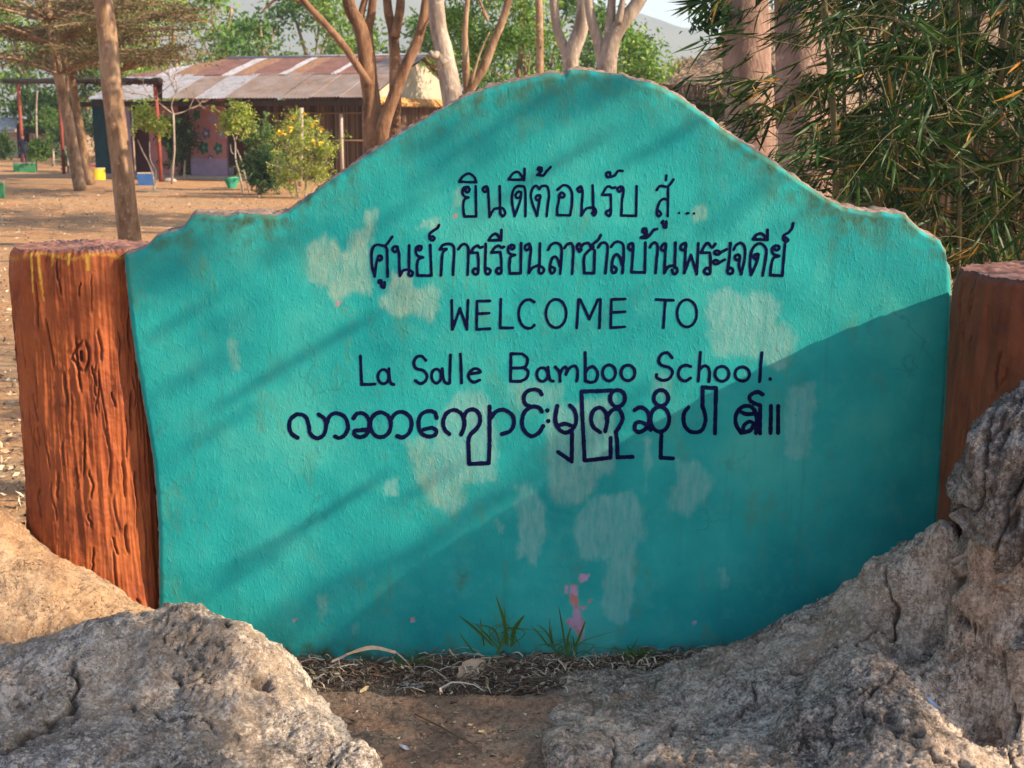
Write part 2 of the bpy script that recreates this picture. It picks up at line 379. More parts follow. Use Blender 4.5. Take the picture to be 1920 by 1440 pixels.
M['fringe'] = simple('orange_dry_grass_fringe', (.50, .25, .08), (.62, .36, .14), 10, (1, 1, .2), .9, .6)
M['white'] = simple('white_paint', (.50, .46, .46), (.66, .62, .62), 3, bump=.1)
M['yellow'] = simple('yellow_painted_concrete', (.62, .44, .02), (.74, .54, .04), 5, bump=.3)
M['green'] = simple('green_painted_concrete', (.03, .17, .07), (.07, .26, .12), 5, bump=.3)
M['blue'] = simple('blue_painted_concrete', (.02, .07, .22), (.04, .12, .32), 5, bump=.3)
M['red'] = simple('red_painted_concrete', (.22, .03, .03), (.32, .05, .04), 5, bump=.3)
M['rimc'] = simple('bare_concrete_rim', (.36, .28, .24), (.48, .38, .32), 8, bump=.3)
M['plastic_green'] = simple('green_plastic', (.02, .26, .16), (.05, .38, .24), 4, bump=.1, rough=.4)
M['plastic_grey'] = simple('grey_green_plastic', (.22, .26, .22), (.30, .34, .29), 4, bump=.1, rough=.5)
M['skin'] = simple('brown_skin', (.16, .08, .05), (.22, .12, .08), 6, bump=0)
M['navy'] = simple('navy_cloth', (.010, .012, .03), (.02, .025, .06), 8, bump=.2)
M['grass'] = leafmat('green_grass_blade', ((0, (.04, .09, .025)), (.6, (.09, .17, .04)), (1, (.22, .20, .09))))
M['straw'] = mat_island('dry_straw_litter', (0, (.07, .038, .028)), (.2, (.20, .12, .08)), (.42, (.38, .28, .18)), (.8, (.52, .42, .30)), (1, (.66, .57, .44)))
M['twigs'] = mat_island('brown_twigs', (0, (.05, .028, .02)), (.6, (.13, .075, .05)), (1, (.24, .16, .11)))
M['dryleaf_tan'] = simple('tan_dry_leaf', (.40, .27, .17), (.54, .39, .27), 30, bump=.5)
M['dryleaf_grey'] = simple('pale_grey_dry_leaf', (.40, .40, .40), (.56, .56, .55), 30, bump=.4)
M['dryleaf_brown'] = simple('curled_brown_bark', (.10, .062, .045), (.18, .12, .09), 18, (1, 4, 4), bump=.6)
M['dryleaf_yellow'] = simple('straw_yellow_leaf', (.52, .38, .18), (.66, .50, .28), 24, bump=.3)
M['hill'] = simple('far_wooded_slope', (.06, .08, .05), (.12, .12, .07), .02, bump=0)
M['flower'] = simple('yellow_flower_petals', (.80, .52, .02), (.86, .60, .05), 4, bump=0)
M['bluescrap'] = simple('pale_blue_plastic_scrap', (.22, .32, .50), (.28, .40, .58), 20, bump=0)

# ------------------------------------------------------------------ ground (one sheet to the horizon)
xs = np.concatenate([-np.geomspace(900, 3, 40), np.linspace(-2.8, 2.8, 57), np.geomspace(3, 900, 40)])
ys = np.concatenate([[-900, -300, -90, -25, -8, -2, 0], np.linspace(1, 12, 70), np.geomspace(12.3, 1500, 70)])
X, Y = np.meshgrid(xs, ys, indexing='ij'); P = np.stack([X.ravel(), Y.ravel(), np.zeros(X.size)], 1)
P[:, 2] = fbm(P*.5, 3, 3)*.035*np.clip(P[:, 1]/6, 0, 1)*(np.abs(P[:, 1]) < 90)
P[:, 2] -= .10*sst(4.6, 4.0, P[:, 1])*(P[:, 1] > 0)*(np.abs(P[:, 0]) < 3)
go = link('ground', mesh_np('ground', P, grid_faces(len(xs), len(ys))), M['ground']); tag(go, kind='structure')

# far hills
def hill(name, x0, x1, Y, prof, seed):
    n, mrow = 120, 14
    xx = np.linspace(x0, x1, n); top = np.interp(xx, [p[0] for p in prof], [p[1] for p in prof])
    V = []
    for i in range(n):
        for j in range(mrow):
            t = j/(mrow-1); V.append((xx[i], Y+(t-.5)*2*220, top[i]*math.cos((t-.5)*math.pi)**1.2-2))
    V = np.array(V); V[:, 2] += fbm(V*.012, 4, seed)*9*np.clip(V[:, 2]/20, 0, 1)
    o = link(name, mesh_np(name, V, grid_faces(n, mrow)), M['hill']); tag(o, kind='structure')
hill('hill', -700, 520, 1050, [(-700, 90), (-380, 120), (-180, 130), (-90, 128), (0, 105), (110, 84), (200, 62), (520, 40)], 4)

# morning haze: one closed box of even thin air round everything
hz = MB().box((0, 380, 90), (2600, 2000, 186)).build('haze', None, smooth=False); hz['kind'] = 'stuff'
hm = bpy.data.materials.new('thin_haze'); hm.use_nodes = True; hn = hm.node_tree; hn.nodes.clear(); ho = hn.nodes.new('ShaderNodeOutputMaterial'); hv = hn.nodes.new('ShaderNodeVolumePrincipled')
hv.inputs['Color'].default_value = (.78, .87, 1, 1); hv.inputs['Density'].default_value = .0008; hn.links.new(hv.outputs[0], ho.inputs['Volume']); hz.data.materials.append(hm)

# ------------------------------------------------------------------ the sign wall
WY = 3.6
def w2(px, py):
    p = pt(px, py, WY); return p[0], p[2]
topP = [(232,478),(250,474),(262,469),(275,462),(285,452),(292,444),(305,438),(322,435),(340,430),(346,422),(355,410),(362,404),(372,401),(400,404),(425,406),(445,402),(470,401),(500,404),(522,404),(538,398),(560,383),(600,352),(640,325),(690,290),(740,258),(800,222),(830,204),(860,187),(890,174),(920,164),(945,156),(960,153),(985,148),(1005,143),(1030,138),(1042,136),(1052,140),(1062,139),(1066,132),(1072,130),(1100,131),(1125,135),(1150,139),(1170,141),(1180,147),(1196,151),(1215,153),(1240,162),(1280,185),(1320,214),(1360,245),(1400,272),(1440,296),(1480,325),(1520,352),(1550,372),(1580,388),(1600,392),(1622,396),(1640,399),(1655,397),(1675,401),(1698,402),(1704,412),(1712,418),(1722,428),(1735,437),(1752,446),(1765,452),(1768,462),(1774,470),(1774,488),(1782,500)]
leftP = [(232,478),(236,520),(240,560),(246,620),(258,700),(272,780),(286,860),(293,940),(296,1000),(297,1080),(297,1150),(297,1300)]
rightP = [(1782,500),(1785,530),(1784,600),(1779,700),(1773,800),(1766,900),(1758,1000),(1754,1060),(1752,1150),(1750,1300)]
tw = np.array([w2(*p) for p in topP]); lw = np.array([w2(*p) for p in leftP]); rw = np.array([w2(*p) for p in rightP])
def topz(x): return np.interp(x, tw[:, 0], tw[:, 1])
def leftx(z): return np.interp(z, lw[::-1, 1], lw[::-1, 0])
def rightx(z): return np.interp(z, rw[::-1, 1], rw[::-1, 0])
def wall_h(x, z):
    p = np.stack([x, z, np.zeros_like(x)], 1)
    return fbm(p*4.2, 3, 21)*.0036 + noise3(p*1.3, 5)*.006
NU, NV = 470, 330; zb = -.16
U, V_ = np.meshgrid(np.linspace(0, 1, NU), np.linspace(0, 1, NV), indexing='ij'); U = U.ravel(); V_ = V_.ravel()
Z = zb+V_*1.2; Xw = U*0
for _ in range(30):
    Xw = leftx(Z)*(1-U)+rightx(Z)*U
    Z = .5*Z+.5*(zb+V_*(topz(Xw)-zb))
edge = np.minimum(np.minimum(U, 1-U)*2.2, (1-V_)*1.6)           # distance to the rim, metres roughly
n1 = fbm(np.stack([Xw, Z, U*0], 1)*16, 4, 31)
Yw = WY - wall_h(Xw, Z) + .010*np.exp(-(edge/.006)**2)*1.0
Yw += .004*np.clip(fbm(np.stack([Xw, Z, U*0], 1)*38, 2, 8), 0, 1)*np.exp(-(edge/.02))
wall_root = empty('school_sign_wall', (0, WY, 0), 'turquoise plaster welcome wall with a humped top and navy lettering in Thai, English and Burmese', 'sign wall')
FV = np.stack([Xw, Yw, Z], 1)
fm = mesh_np('painted_face', FV, grid_faces(NU, NV))
# masks drawn in the plane of the wall
wpx, wpy = proj(np.stack([Xw, np.full_like(Xw, WY), Z], 1))
wob = fbm(np.stack([wpx, wpy, U*0], 1)/26, 4, 41); wob2 = fbm(np.stack([wpx, wpy, U*0], 1)/9, 3, 47)
brush = 5*noise3(np.stack([wpx/5, wpy/60, U*0], 1), 43)
def poly_sd(px, py, poly):
    poly = np.array(poly, float); inside = np.zeros(len(px), bool); d = np.full(len(px), 1e9)
    for i in range(len(poly)):
        a = poly[i]; b = poly[(i+1) % len(poly)]
        ab = b-a; t = np.clip(((px-a[0])*ab[0]+(py-a[1])*ab[1])/(ab@ab+1e-9), 0, 1)
        d = np.minimum(d, np.hypot(px-a[0]-t*ab[0], py-a[1]-t*ab[1]))
        c = ((a[1] > py) != (b[1] > py)) & (px < (b[0]-a[0])*(py-a[1])/(b[1]-a[1]+1e-9)+a[0]); inside ^= c
    return np.where(inside, -d, d)
patches = [  # polygon, strength, beige, softness
 ([(578,470),(586,458),(600,452),(607,447),(616,470),(626,452),(640,470),(655,475),(660,440),(690,428),(690,402),(703,393),(702,430),(692,445),(691,545),(660,548),(640,556),(630,566),(610,540),(580,528)], .95, .95, 7),
 ([(740,515),(762,508),(780,540),(800,538),(818,546),(821,580),(809,602),(790,588),(750,590),(714,577),(714,556),(730,545)], .95, .9, 6),
 ([(1332,550),(1370,543),(1395,556),(1440,551),(1458,572),(1452,605),(1484,612),(1485,650),(1470,690),(1440,684),(1432,662),(1385,668),(1345,665),(1333,630),(1327,590)], .9, .35, 8),
 ([(870,738),(900,735),(916,760),(930,830),(924,900),(890,902),(868,905),(868,940),(850,962),(822,950),(800,930),(808,850),(825,790),(850,752)], .8, .5, 8),
 ([(765,832),(800,820),(815,880),(822,942),(800,932),(775,880)], .7, 1.0, 9),
 ([(958,722),(985,715),(1050,725),(1046,762),(985,766),(958,745)], .65, .4, 10),
 ([(1028,770),(1040,765),(1148,745),(1150,880),(1120,900),(1098,937),(1060,947),(1030,930)], .75, .45, 8),
 ([(968,911),(984,908),(1019,950),(1022,1000),(1005,1060),(985,1042),(974,1046),(972,980)], .8, .15, 5),
 ([(1085,965),(1110,932),(1180,925),(1204,955),(1206,1010),(1190,1025),(1188,1100),(1180,1160),(1168,1173),(1140,1160),(1130,1130),(1140,1050),(1120,1042),(1110,1052),(1085,1042),(1079,1000)], .72, .1, 5),
 ([(1270,865),(1310,870),(1336,905),(1326,930),(1290,966),(1258,950),(1258,922),(1270,910)], .68, .1, 6),
 ([(1482,728),(1526,722),(1528,760),(1517,850),(1490,866),(1478,850),(1475,780)], .68, .1, 5),
 ([(1208,820),(1222,825),(1220,870),(1208,920)], .6, .1, 4),
 ([(722,902),(742,900),(742,926),(722,928)], .8, .4, 4),
 ([(806,412),(822,408),(824,425),(812,431),(788,426),(793,415)], .85, .8, 4),
 ([(1300,392),(1322,388),(1326,408),(1305,415)], .85, .7, 4),
 ([(855,355),(870,350),(868,382),(852,386)], .6, .8, 5),
 ([(598,1120),(612,1115),(616,1150),(602,1160)], .6, .6, 5), ([(664,1168),(674,1172),(670,1195),(662,1190)], .55, .3, 4),
 ([(1350,1065),(1362,1062),(1362,1102),(1352,1106)], .6, .1, 3), ([(432,635),(444,640),(448,690),(436,700)], .5, .9, 6),
 ([(930,975),(940,985),(944,1002),(932,1000)], .6, .2, 3), ([(748,412),(760,400),(770,425),(752,440)], .0, .5, 6),
 ([(1228,700),(1260,705),(1250,740),(1226,735)], .5, .6, 7)]
pale = np.zeros(len(wpx)); beige = np.zeros(len(wpx))
for poly, s_, bg_, soft in patches:
    a = np.array(poly); sel = (wpx > a[:, 0].min()-40) & (wpx < a[:, 0].max()+40) & (wpy > a[:, 1].min()-40) & (wpy < a[:, 1].max()+40)
    d = poly_sd(wpx[sel], wpy[sel], poly)+wob[sel]*7+wob2[sel]*2
    mk = s_*sst(soft*1.5, -soft*.9, d+brush[sel]); old = pale[sel]
    beige[sel] = np.where(mk > old*.5, bg_, beige[sel]); pale[sel] = np.maximum(old, mk)
pink = np.zeros(len(wpx))
for poly in ([(1070,1096),(1081,1098),(1085,1130),(1088,1150),(1096,1168),(1094,1186),(1086,1192),(1076,1180),(1062,1168),(1064,1160),(1074,1158),(1076,1140),(1068,1125)],
             [(1086,1076),(1104,1078),(1100,1088),(1092,1094),(1087,1090)], [(1060,1100),(1064,1098),(1064,1112),(1060,1112)], [(1102,1124),(1108,1126),(1106,1131),(1102,1130)],
             [(1091,1138),(1099,1136),(1098,1142),(1092,1143)], [(1092,1190),(1096,1190),(1092,1202),(1088,1202)], [(771,1159),(777,1158),(777,1165),(771,1165)], [(549,1162),(554,1161),(553,1167),(549,1167)],
             [(1300,1166),(1305,1165),(1305,1171),(1300,1171)], [(632,567),(637,566),(637,572),(632,572)], [(851,404),(857,402),(858,408),(853,409)]):
    a = np.array(poly); sel = (wpx > a[:, 0].min()-12) & (wpx < a[:, 0].max()+12) & (wpy > a[:, 1].min()-12) & (wpy < a[:, 1].max()+12)
    pink[sel] = np.maximum(pink[sel], sst(1.6, -.8, poly_sd(wpx[sel], wpy[sel], poly)+wob2[sel]*3))
tpy = np.interp(wpx, [p[0] for p in topP], [p[1] for p in topP])
dt = wpy-tpy
gr = np.exp(-np.maximum(dt, 0)/36)*(.5+.9*np.exp(-((wpx-440)/110)**2)+1.0*np.exp(-((wpx-1560)/150)**2)+.3*np.exp(-((wpx-1000)/200)**2))
gr = np.maximum(gr, .9*np.exp(-((wpy-1232)/22)**2)*(wpx < 700)); gr = np.maximum(gr, .45*np.exp(-((wpy-1240)/40)**2))
gr = np.maximum(gr, .7*np.exp(-((wpx-865)/12)**2-((wpy-1080)/25)**2))
gr = np.clip(gr*(.95+wob*1.6), 0, 1)
set_attr(fm, 'pale', pale); set_attr(fm, 'beige', beige); set_attr(fm, 'pink', pink); set_attr(fm, 'grime', gr)
link('painted_face', fm, M['wall'], wall_root)
# the broken cement rim, thickness and back of the wall
ring = [(0, j) for j in range(NV)]+[(i, NV-1) for i in range(1, NU)]+[(NU-1, j) for j in range(NV-2, -1, -1)]
idx = np.array([i*NV+j for i, j in ring]); rp = FV[idx]
cen = np.array([rp[:, 0].mean(), 0, .5]); nr = len(rp)
tg = np.gradient(rp, axis=0); nrm = np.stack([-tg[:, 2], np.zeros(nr), tg[:, 0]], 1); nrm /= np.linalg.norm(nrm, axis=1)[:, None]+1e-9
nn = fbm(rp*30, 4, 51); n2 = fbm(rp*9, 3, 52)
lay = []
TH = .135
for q, (dy, dn, jit) in enumerate([(-.0005, -.001, 0), (.003, .0025, .002), (.012, .004, .006), (.045, .007, .010), (.09, .007, .010), (TH-.01, .004, .006), (TH, -.006, .002)]):
    v = rp+nrm*(dn+jit*fbm(rp*34+q*3.1, 3, 60+q))[:, None]; v[:, 1] = np.where(True, rp[:, 1]+dy, 0); lay.append(v)
lay.append(np.tile(np.array([[0, WY+TH, .5]]), (nr, 1)))
RV = np.stack(lay, 1).reshape(-1, 3)
link('broken_cement_rim', mesh_np('broken_cement_rim', RV, grid_faces(nr, len(lay))[:, ::-1]), M['cement'], wall_root)

# ---- lettering: every painted character is a thin sheet cut from the distance to its brush strokes
def E(cx, cy, rx, ry, a0=0, a1=360, n=14): 
    return [(cx+rx*math.cos(R(a)), cy+ry*math.sin(R(a))) for a in np.linspace(a0, a1, n)]
A = lambda *p: ('s', list(p)); L = lambda *p: ('l', list(p)); D = lambda x, y, r: ('d', (x, y, r))
def Ee(*a): return ('s', E(*a))
lines = []
lines.append((840, 290, 4.0, 5.2, [
 [A((150,240),(162,262),(146,284),(130,270),(140,242),(116,252),(108,285),(125,312),(155,320)), A((155,320),(125,335),(115,370),(117,420),(122,463)), L((122,463),(212,463),(208,235)), L((85,203),(213,207)), A((85,203),(110,165),(155,142),(195,165),(213,205))],
 [A((275,240),(262,260),(276,280),(295,262),(284,238),(300,250),(305,330),(312,465)), A((312,465),(345,410),(380,400)), L((388,235),(392,440)), A((380,398),(410,400),(430,435),(412,462),(392,440))],
 [A((548,281),(525,278),(507,305),(520,325),(545,310),(548,281),(540,350),(500,460)), A((500,460),(480,350),(485,280),(510,242),(545,236),(578,262),(581,460)), L((455,187),(570,188)), A((455,185),(490,140),(530,132),(570,188)), L((575,105),(572,192))],
 [A((690,305),(670,305),(657,325),(672,342),(692,325),(690,305),(685,350),(668,458)), A((668,458),(635,370),(622,300),(640,245),(665,235),(685,258)), A((685,258),(705,235),(745,240),(758,300),(748,380),(740,460)), A((700,97),(680,95),(675,113),(692,115),(702,98),(700,125),(668,152)), A((668,153),(715,155),(735,130),(770,92))],
 [A((835,300),(852,284),(872,298),(866,318),(846,318),(835,300),(830,350),(820,400),(818,450)), A((818,452),(915,453)), A((915,453),(928,380),(930,290),(905,240),(865,229),(822,262))],
 [A((990,240),(970,258),(985,278),(1004,262),(998,237),(1010,280),(1003,370),(1000,455)), A((1000,455),(1035,405),(1075,395)), L((1085,230),(1090,430)), A((1062,395),(1095,398),(1110,425),(1097,455),(1080,437))],
 [A((1255,245),(1230,250),(1212,238),(1188,246),(1155,300)), A((1155,301),(1220,300)), A((1220,300),(1222,400),(1215,455),(1192,450),(1186,428),(1212,412)), A((1215,132),(1195,133),(1185,148),(1195,168),(1215,162),(1215,135)), A((1212,168),(1250,155),(1275,122),(1308,122))],
 [A((1290,240),(1270,255),(1282,278),(1303,262),(1298,238),(1316,262),(1305,350),(1300,455)), L((1300,456),(1410,458),(1415,235))],
 [A((1565,265),(1590,235),(1640,240),(1665,222),(1690,185)), L((1650,235),(1648,460)), A((1650,342),(1620,330),(1590,350),(1570,400),(1565,440),(1580,462),(1598,445),(1582,422)), L((1637,155),(1635,190))],
 [D(1733,437,10)], [D(1790,440,10), L((1790,440),(1802,438))], [D(1845,440,10)]]))
lines.append((680, 410, 4.571, 5.6, [
 [A((105,495),(80,400),(78,290),(95,240),(130,222),(190,230),(222,200),(255,155)), L((195,235),(210,262),(215,495)), A((105,495),(115,400),(128,345),(138,320),(158,320),(165,342),(148,357),(128,345))],
 [A((160,530),(142,528),(138,546),(155,552),(160,532),(160,580)), A((160,580),(185,590),(188,545))],
 [A((298,238),(270,240),(258,265),(275,285),(297,270),(298,238),(312,300),(315,400),(320,490)), A((320,490),(350,442),(400,435)), L((400,230),(398,440)), A((398,437),(430,460),(420,488),(395,480),(402,440))],
 [A((480,233),(500,235),(505,255),(490,270),(472,255),(480,235),(460,250),(457,290),(475,318),(520,330)), A((520,330),(482,347),(467,400),(470,485)), L((470,486),(590,486),(580,225))],
 [A((600,150),(582,160),(585,182),(605,184),(615,165),(600,150)), A((575,172),(575,130),(610,100),(640,80),(655,55))],
 [A((662,263),(690,225),(740,215),(775,232),(785,280),(775,480)), L((662,264),(720,258)), A((720,258),(690,290),(680,350),(672,485))],
 [A((820,260),(848,225),(880,218),(905,252),(905,360),(900,480))],
 [A((1030,240),(1005,247),(985,230),(950,252),(930,290)), A((930,292),(985,290)), A((985,290),(992,350),(992,430),(985,470),(960,475),(945,450),(962,425),(990,435))],
 [L((1055,215),(1050,440)), A((1052,440),(1075,425),(1095,445),(1080,475),(1057,467),(1050,440))],
 [A((1210,240),(1190,247),(1165,230),(1130,250),(1105,288)), A((1105,290),(1180,285)), A((1180,285),(1188,350),(1190,430),(1185,465),(1160,472),(1145,448),(1162,422),(1190,432)), L((1080,186),(1185,182)), A((1080,185),(1105,147),(1145,130),(1185,180)), L((1190,95),(1188,186))],
 [A((1275,222),(1295,230),(1298,250),(1280,262),(1265,245),(1275,225),(1250,242),(1248,282),(1270,303),(1305,310)), A((1305,310),(1267,330),(1258,400),(1262,468)), L((1262,469),(1355,468),(1358,210))],
 [A((1428,213),(1400,225),(1390,250),(1405,270),(1428,252),(1430,216),(1442,260),(1434,340),(1425,465)), A((1425,465),(1455,420),(1500,402)), L((1520,210),(1515,420)), A((1500,400),(1545,418),(1552,448),(1530,470),(1510,452),(1514,412))],
 [A((1590,265),(1615,222),(1660,207),(1702,240),(1702,350),(1693,470)), A((1692,410),(1662,332),(1630,332),(1610,380),(1605,440),(1620,468),(1642,455),(1645,425),(1622,412))],
 [A((1728,252),(1755,218),(1790,212),(1805,260),(1802,360),(1795,470))]]))
lines.append((1080, 410, 4.571, 5.8, [
 [A((20,262),(30,280),(45,262),(15,262),(7,235),(25,213),(45,238)), A((45,238),(68,215),(105,208),(125,238)), A((125,238),(160,205),(190,180),(212,140)), L((125,240),(160,272),(158,330),(155,465),(70,465)), A((70,465),(68,340),(92,290),(150,240))],
 [A((190,245),(215,210),(250,205),(270,238),(265,330),(252,465))],
 [A((300,240),(330,205),(370,198),(405,228),(408,330),(398,465)), A((395,400),(375,330),(345,305),(315,345),(305,430),(315,462),(340,455),(345,425),(322,408))],
 [A((480,208),(455,220),(448,250),(470,270),(490,250),(488,212),(487,300),(475,455)), L((475,458),(590,460),(595,205)), A((600,85),(575,88),(572,113),(592,122),(605,100),(598,140),(555,160)), A((555,162),(605,162),(640,130),(665,97),(695,88))],
 [L((745,20),(738,34)), A((745,22),(737,34),(750,46),(752,70),(772,72),(775,25))],
 [A((635,245),(650,217),(680,205),(700,240),(692,340),(682,465))],
 [A((755,213),(735,233),(728,258),(750,275),(770,250),(768,215),(765,300),(757,465)), A((757,465),(790,412),(830,402)), L((852,205),(845,420)), A((835,402),(866,430),(862,463),(835,472),(822,440))],
 [A((935,208),(902,225),(898,258),(920,270),(942,245),(938,210),(936,300),(928,465)), L((928,465),(985,312),(1035,475),(1048,212))],
 [A((1195,215),(1165,247),(1132,210),(1105,227),(1070,290)), L((1070,292),(1145,290)), A((1145,290),(1152,350),(1148,465),(1112,470),(1098,447),(1125,420),(1148,440))],
 [Ee(1208,290,22,16), A((1225,305),(1250,283),(1290,262)), Ee(1198,373,20,17), A((1217,385),(1245,365),(1275,350))],
 [L((1322,210),(1315,320),(1300,430)), A((1298,440),(1320,420),(1343,435),(1338,466),(1307,470),(1294,447),(1300,430))],
 [A((1350,265),(1375,222),(1415,208),(1446,252),(1442,350),(1415,475)), A((1415,475),(1395,400),(1405,330),(1390,308),(1365,318),(1362,343),(1385,352),(1405,330))],
 [A((1558,300),(1530,308),(1522,335),(1545,345),(1562,303),(1548,370),(1500,480)), A((1498,480),(1490,380),(1502,280),(1540,225),(1585,213),(1628,260),(1622,350),(1598,485)), L((1515,176),(1640,180)), A((1515,175),(1545,137),(1590,128),(1640,180)), L((1640,95),(1638,182))],
 [A((1705,228),(1735,235),(1738,258),(1715,270),(1695,253),(1705,230),(1680,255),(1688,300),(1740,318)), A((1740,318),(1692,337),(1672,400),(1662,480)), L((1662,482),(1765,488),(1790,220)), A((1800,160),(1780,178),(1798,197),(1818,183),(1800,160)), A((1776,178),(1780,142),(1820,118),(1850,82),(1860,40))]]))
lines.append((820, 540, 3.692, 5.6, [
 [L((100,85),(105,285),(158,140),(205,285),(213,85))], [L((365,88),(275,90),(272,285),(365,280)), L((272,178),(360,172))], [L((440,78),(435,275),(522,275))],
 [A((670,95),(640,80),(600,90),(572,130),(563,180),(577,240),(610,273),(650,275),(672,255))], [Ee(822,175,70,98,0,360,20)],
 [L((965,275),(978,80),(990,80),(1052,215),(1112,80),(1130,78),(1122,275))], [L((1300,76),(1205,79),(1200,275),(1297,268)), L((1202,170),(1300,164))],
 [L((1515,80),(1635,85)), L((1578,85),(1565,275))], [Ee(1728,175,68,94,0,360,20)]]))
lines.append((650, 640, 4.683, 6.0, [
 [L((122,130),(132,378),(250,375))], [Ee(323,310,48,62,0,360,18), A((372,240),(376,330),(390,370),(414,379))],
 [A((695,165),(660,130),(615,138),(590,190),(610,238),(670,255),(705,300),(690,350),(645,370),(603,345))],
 [Ee(788,305,42,62,0,360,18), A((838,240),(848,320),(864,360),(895,371))], [L((912,118),(905,365))], [L((1000,112),(1010,365))],
 [A((1080,285),(1130,278),(1175,268),(1145,240),(1105,246),(1070,290),(1077,330),(1115,358),(1170,340))],
 [L((1440,350),(1442,108),(1540,108)), A((1540,108),(1585,145),(1582,200),(1550,228),(1440,235)), A((1550,228),(1592,262),(1580,320),(1530,350)), L((1530,350),(1440,350))],
 [Ee(1718,290,48,60,0,360,18), A((1768,225),(1776,300),(1788,338),(1814,348))],
 [A((1832,225),(1862,258),(1872,300),(1875,350)), A((1873,290),(1892,245),(1918,222),(1935,250),(1925,290)), A((1927,285),(1955,235),(2000,215),(2025,245),(2028,300),(2020,348))]]))
lines.append((1060, 640, 4.571, 6.2, [
 [L((170,95),(172,338)), A((172,338),(225,350),(265,330),(277,265),(240,217),(200,228),(175,262))], [Ee(375,270,56,68,0,360,18)], [Ee(537,270,60,66,0,360,18)],
 [A((915,140),(875,98),(822,115),(800,165),(825,205),(890,225),(920,265),(892,320),(835,335),(785,312),(783,285))],
 [A((1075,215),(1030,205),(985,228),(968,280),(988,325),(1030,340),(1075,315))], [L((1158,95),(1150,200),(1140,340)), A((1150,240),(1190,210),(1225,225),(1237,275),(1230,345))],
 [Ee(1342,278,60,63,0,360,18)], [Ee(1517,280,62,60,0,360,18)], [L((1685,98),(1675,200),(1665,345))], [D(1755,322,17)]]))
lines.append((520, 710, 4.0, 8.0, [
 [A((150,445),(105,412),(88,355),(105,298),(155,268),(212,288),(235,350),(245,410),(290,448),(340,430),(365,365),(350,300),(310,270)), A((367,350),(392,282),(445,260),(508,290),(530,360),(508,420),(465,445),(435,435))],
 [A((570,297),(600,262),(645,260),(678,290),(690,350),(672,415),(620,440),(578,420),(582,392),(620,388),(675,380)), Ee(775,345,78,93,0,360,22), A((850,310),(885,262),(940,250),(995,288),(1007,350),(985,410),(940,440),(900,430))],
 [A((1195,292),(1180,252),(1130,243),(1078,272),(1058,340),(1078,405),(1125,432),(1180,425),(1192,388),(1155,368),(1098,382))],
 [A((1290,415),(1255,380),(1245,320),(1270,260),(1320,235),(1375,258),(1402,315),(1398,370),(1380,420)), A((1395,295),(1425,242),(1480,233),(1515,270),(1520,330),(1490,380),(1445,425),(1432,475)), L((1432,475),(1440,640),(1585,635),(1592,500),(1592,210)), A((1600,300),(1640,247),(1700,233),(1760,270),(1775,330),(1750,390),(1685,415))],
 [A((1984,116),(1960,88),(1920,80),(1870,98),(1848,142),(1862,190),(1905,210)), A((1984,246),(1960,215),(1905,212),(1855,250),(1835,320),(1852,388),(1900,430),(1955,412),(1995,355))],
 [D(2026,237,17), D(2032,317,17)],
 [A((2100,205),(2085,280),(2090,340),(2125,390),(2170,405),(2220,370),(2242,310),(2230,240),(2195,200)), A((2108,352),(2160,338),(2218,358)), L((2210,390),(2210,500),(2208,620)), L((2208,622),(2105,550))],
 [L((2510,88),(2280,96),(2290,300),(2305,615),(2500,595),(2500,445)), Ee(2552,148,56,62,0,360,18), A((2420,402),(2370,362),(2353,300),(2373,238),(2420,218),(2460,250),(2475,320),(2460,395)), A((2468,295),(2510,238),(2560,232),(2590,290),(2572,350),(2540,402)), L((2540,402),(2550,470),(2552,592),(2665,590))],
 [A((2680,237),(2720,215),(2770,240),(2790,300),(2770,370),(2720,402),(2683,385),(2685,342),(2720,325),(2765,345),(2800,385)), Ee(2870,305,70,93,0,360,22), Ee(2878,147,54,60,0,360,18), L((2882,400),(2875,595),(2970,600))],
 [A((3085,215),(3052,260),(3048,330),(3080,385),(3130,402),(3185,385),(3210,320),(3205,260),(3190,210)), L((3188,210),(3190,65),(3290,68),(3282,410))],
 [A((3640,117),(3600,100),(3547,122),(3545,162),(3585,188),(3622,200)), L((3622,200),(3620,410)), A((3590,410),(3595,300),(3580,240),(3540,205),(3480,215),(3440,270),(3440,340),(3475,405)), A((3480,250),(3520,265),(3585,262)), A((3490,400),(3500,350),(3540,322),(3570,340),(3550,385),(3505,402),(3475,405))],
 [L((3702,205),(3700,408))], [L((3757,205),(3756,408))]]))
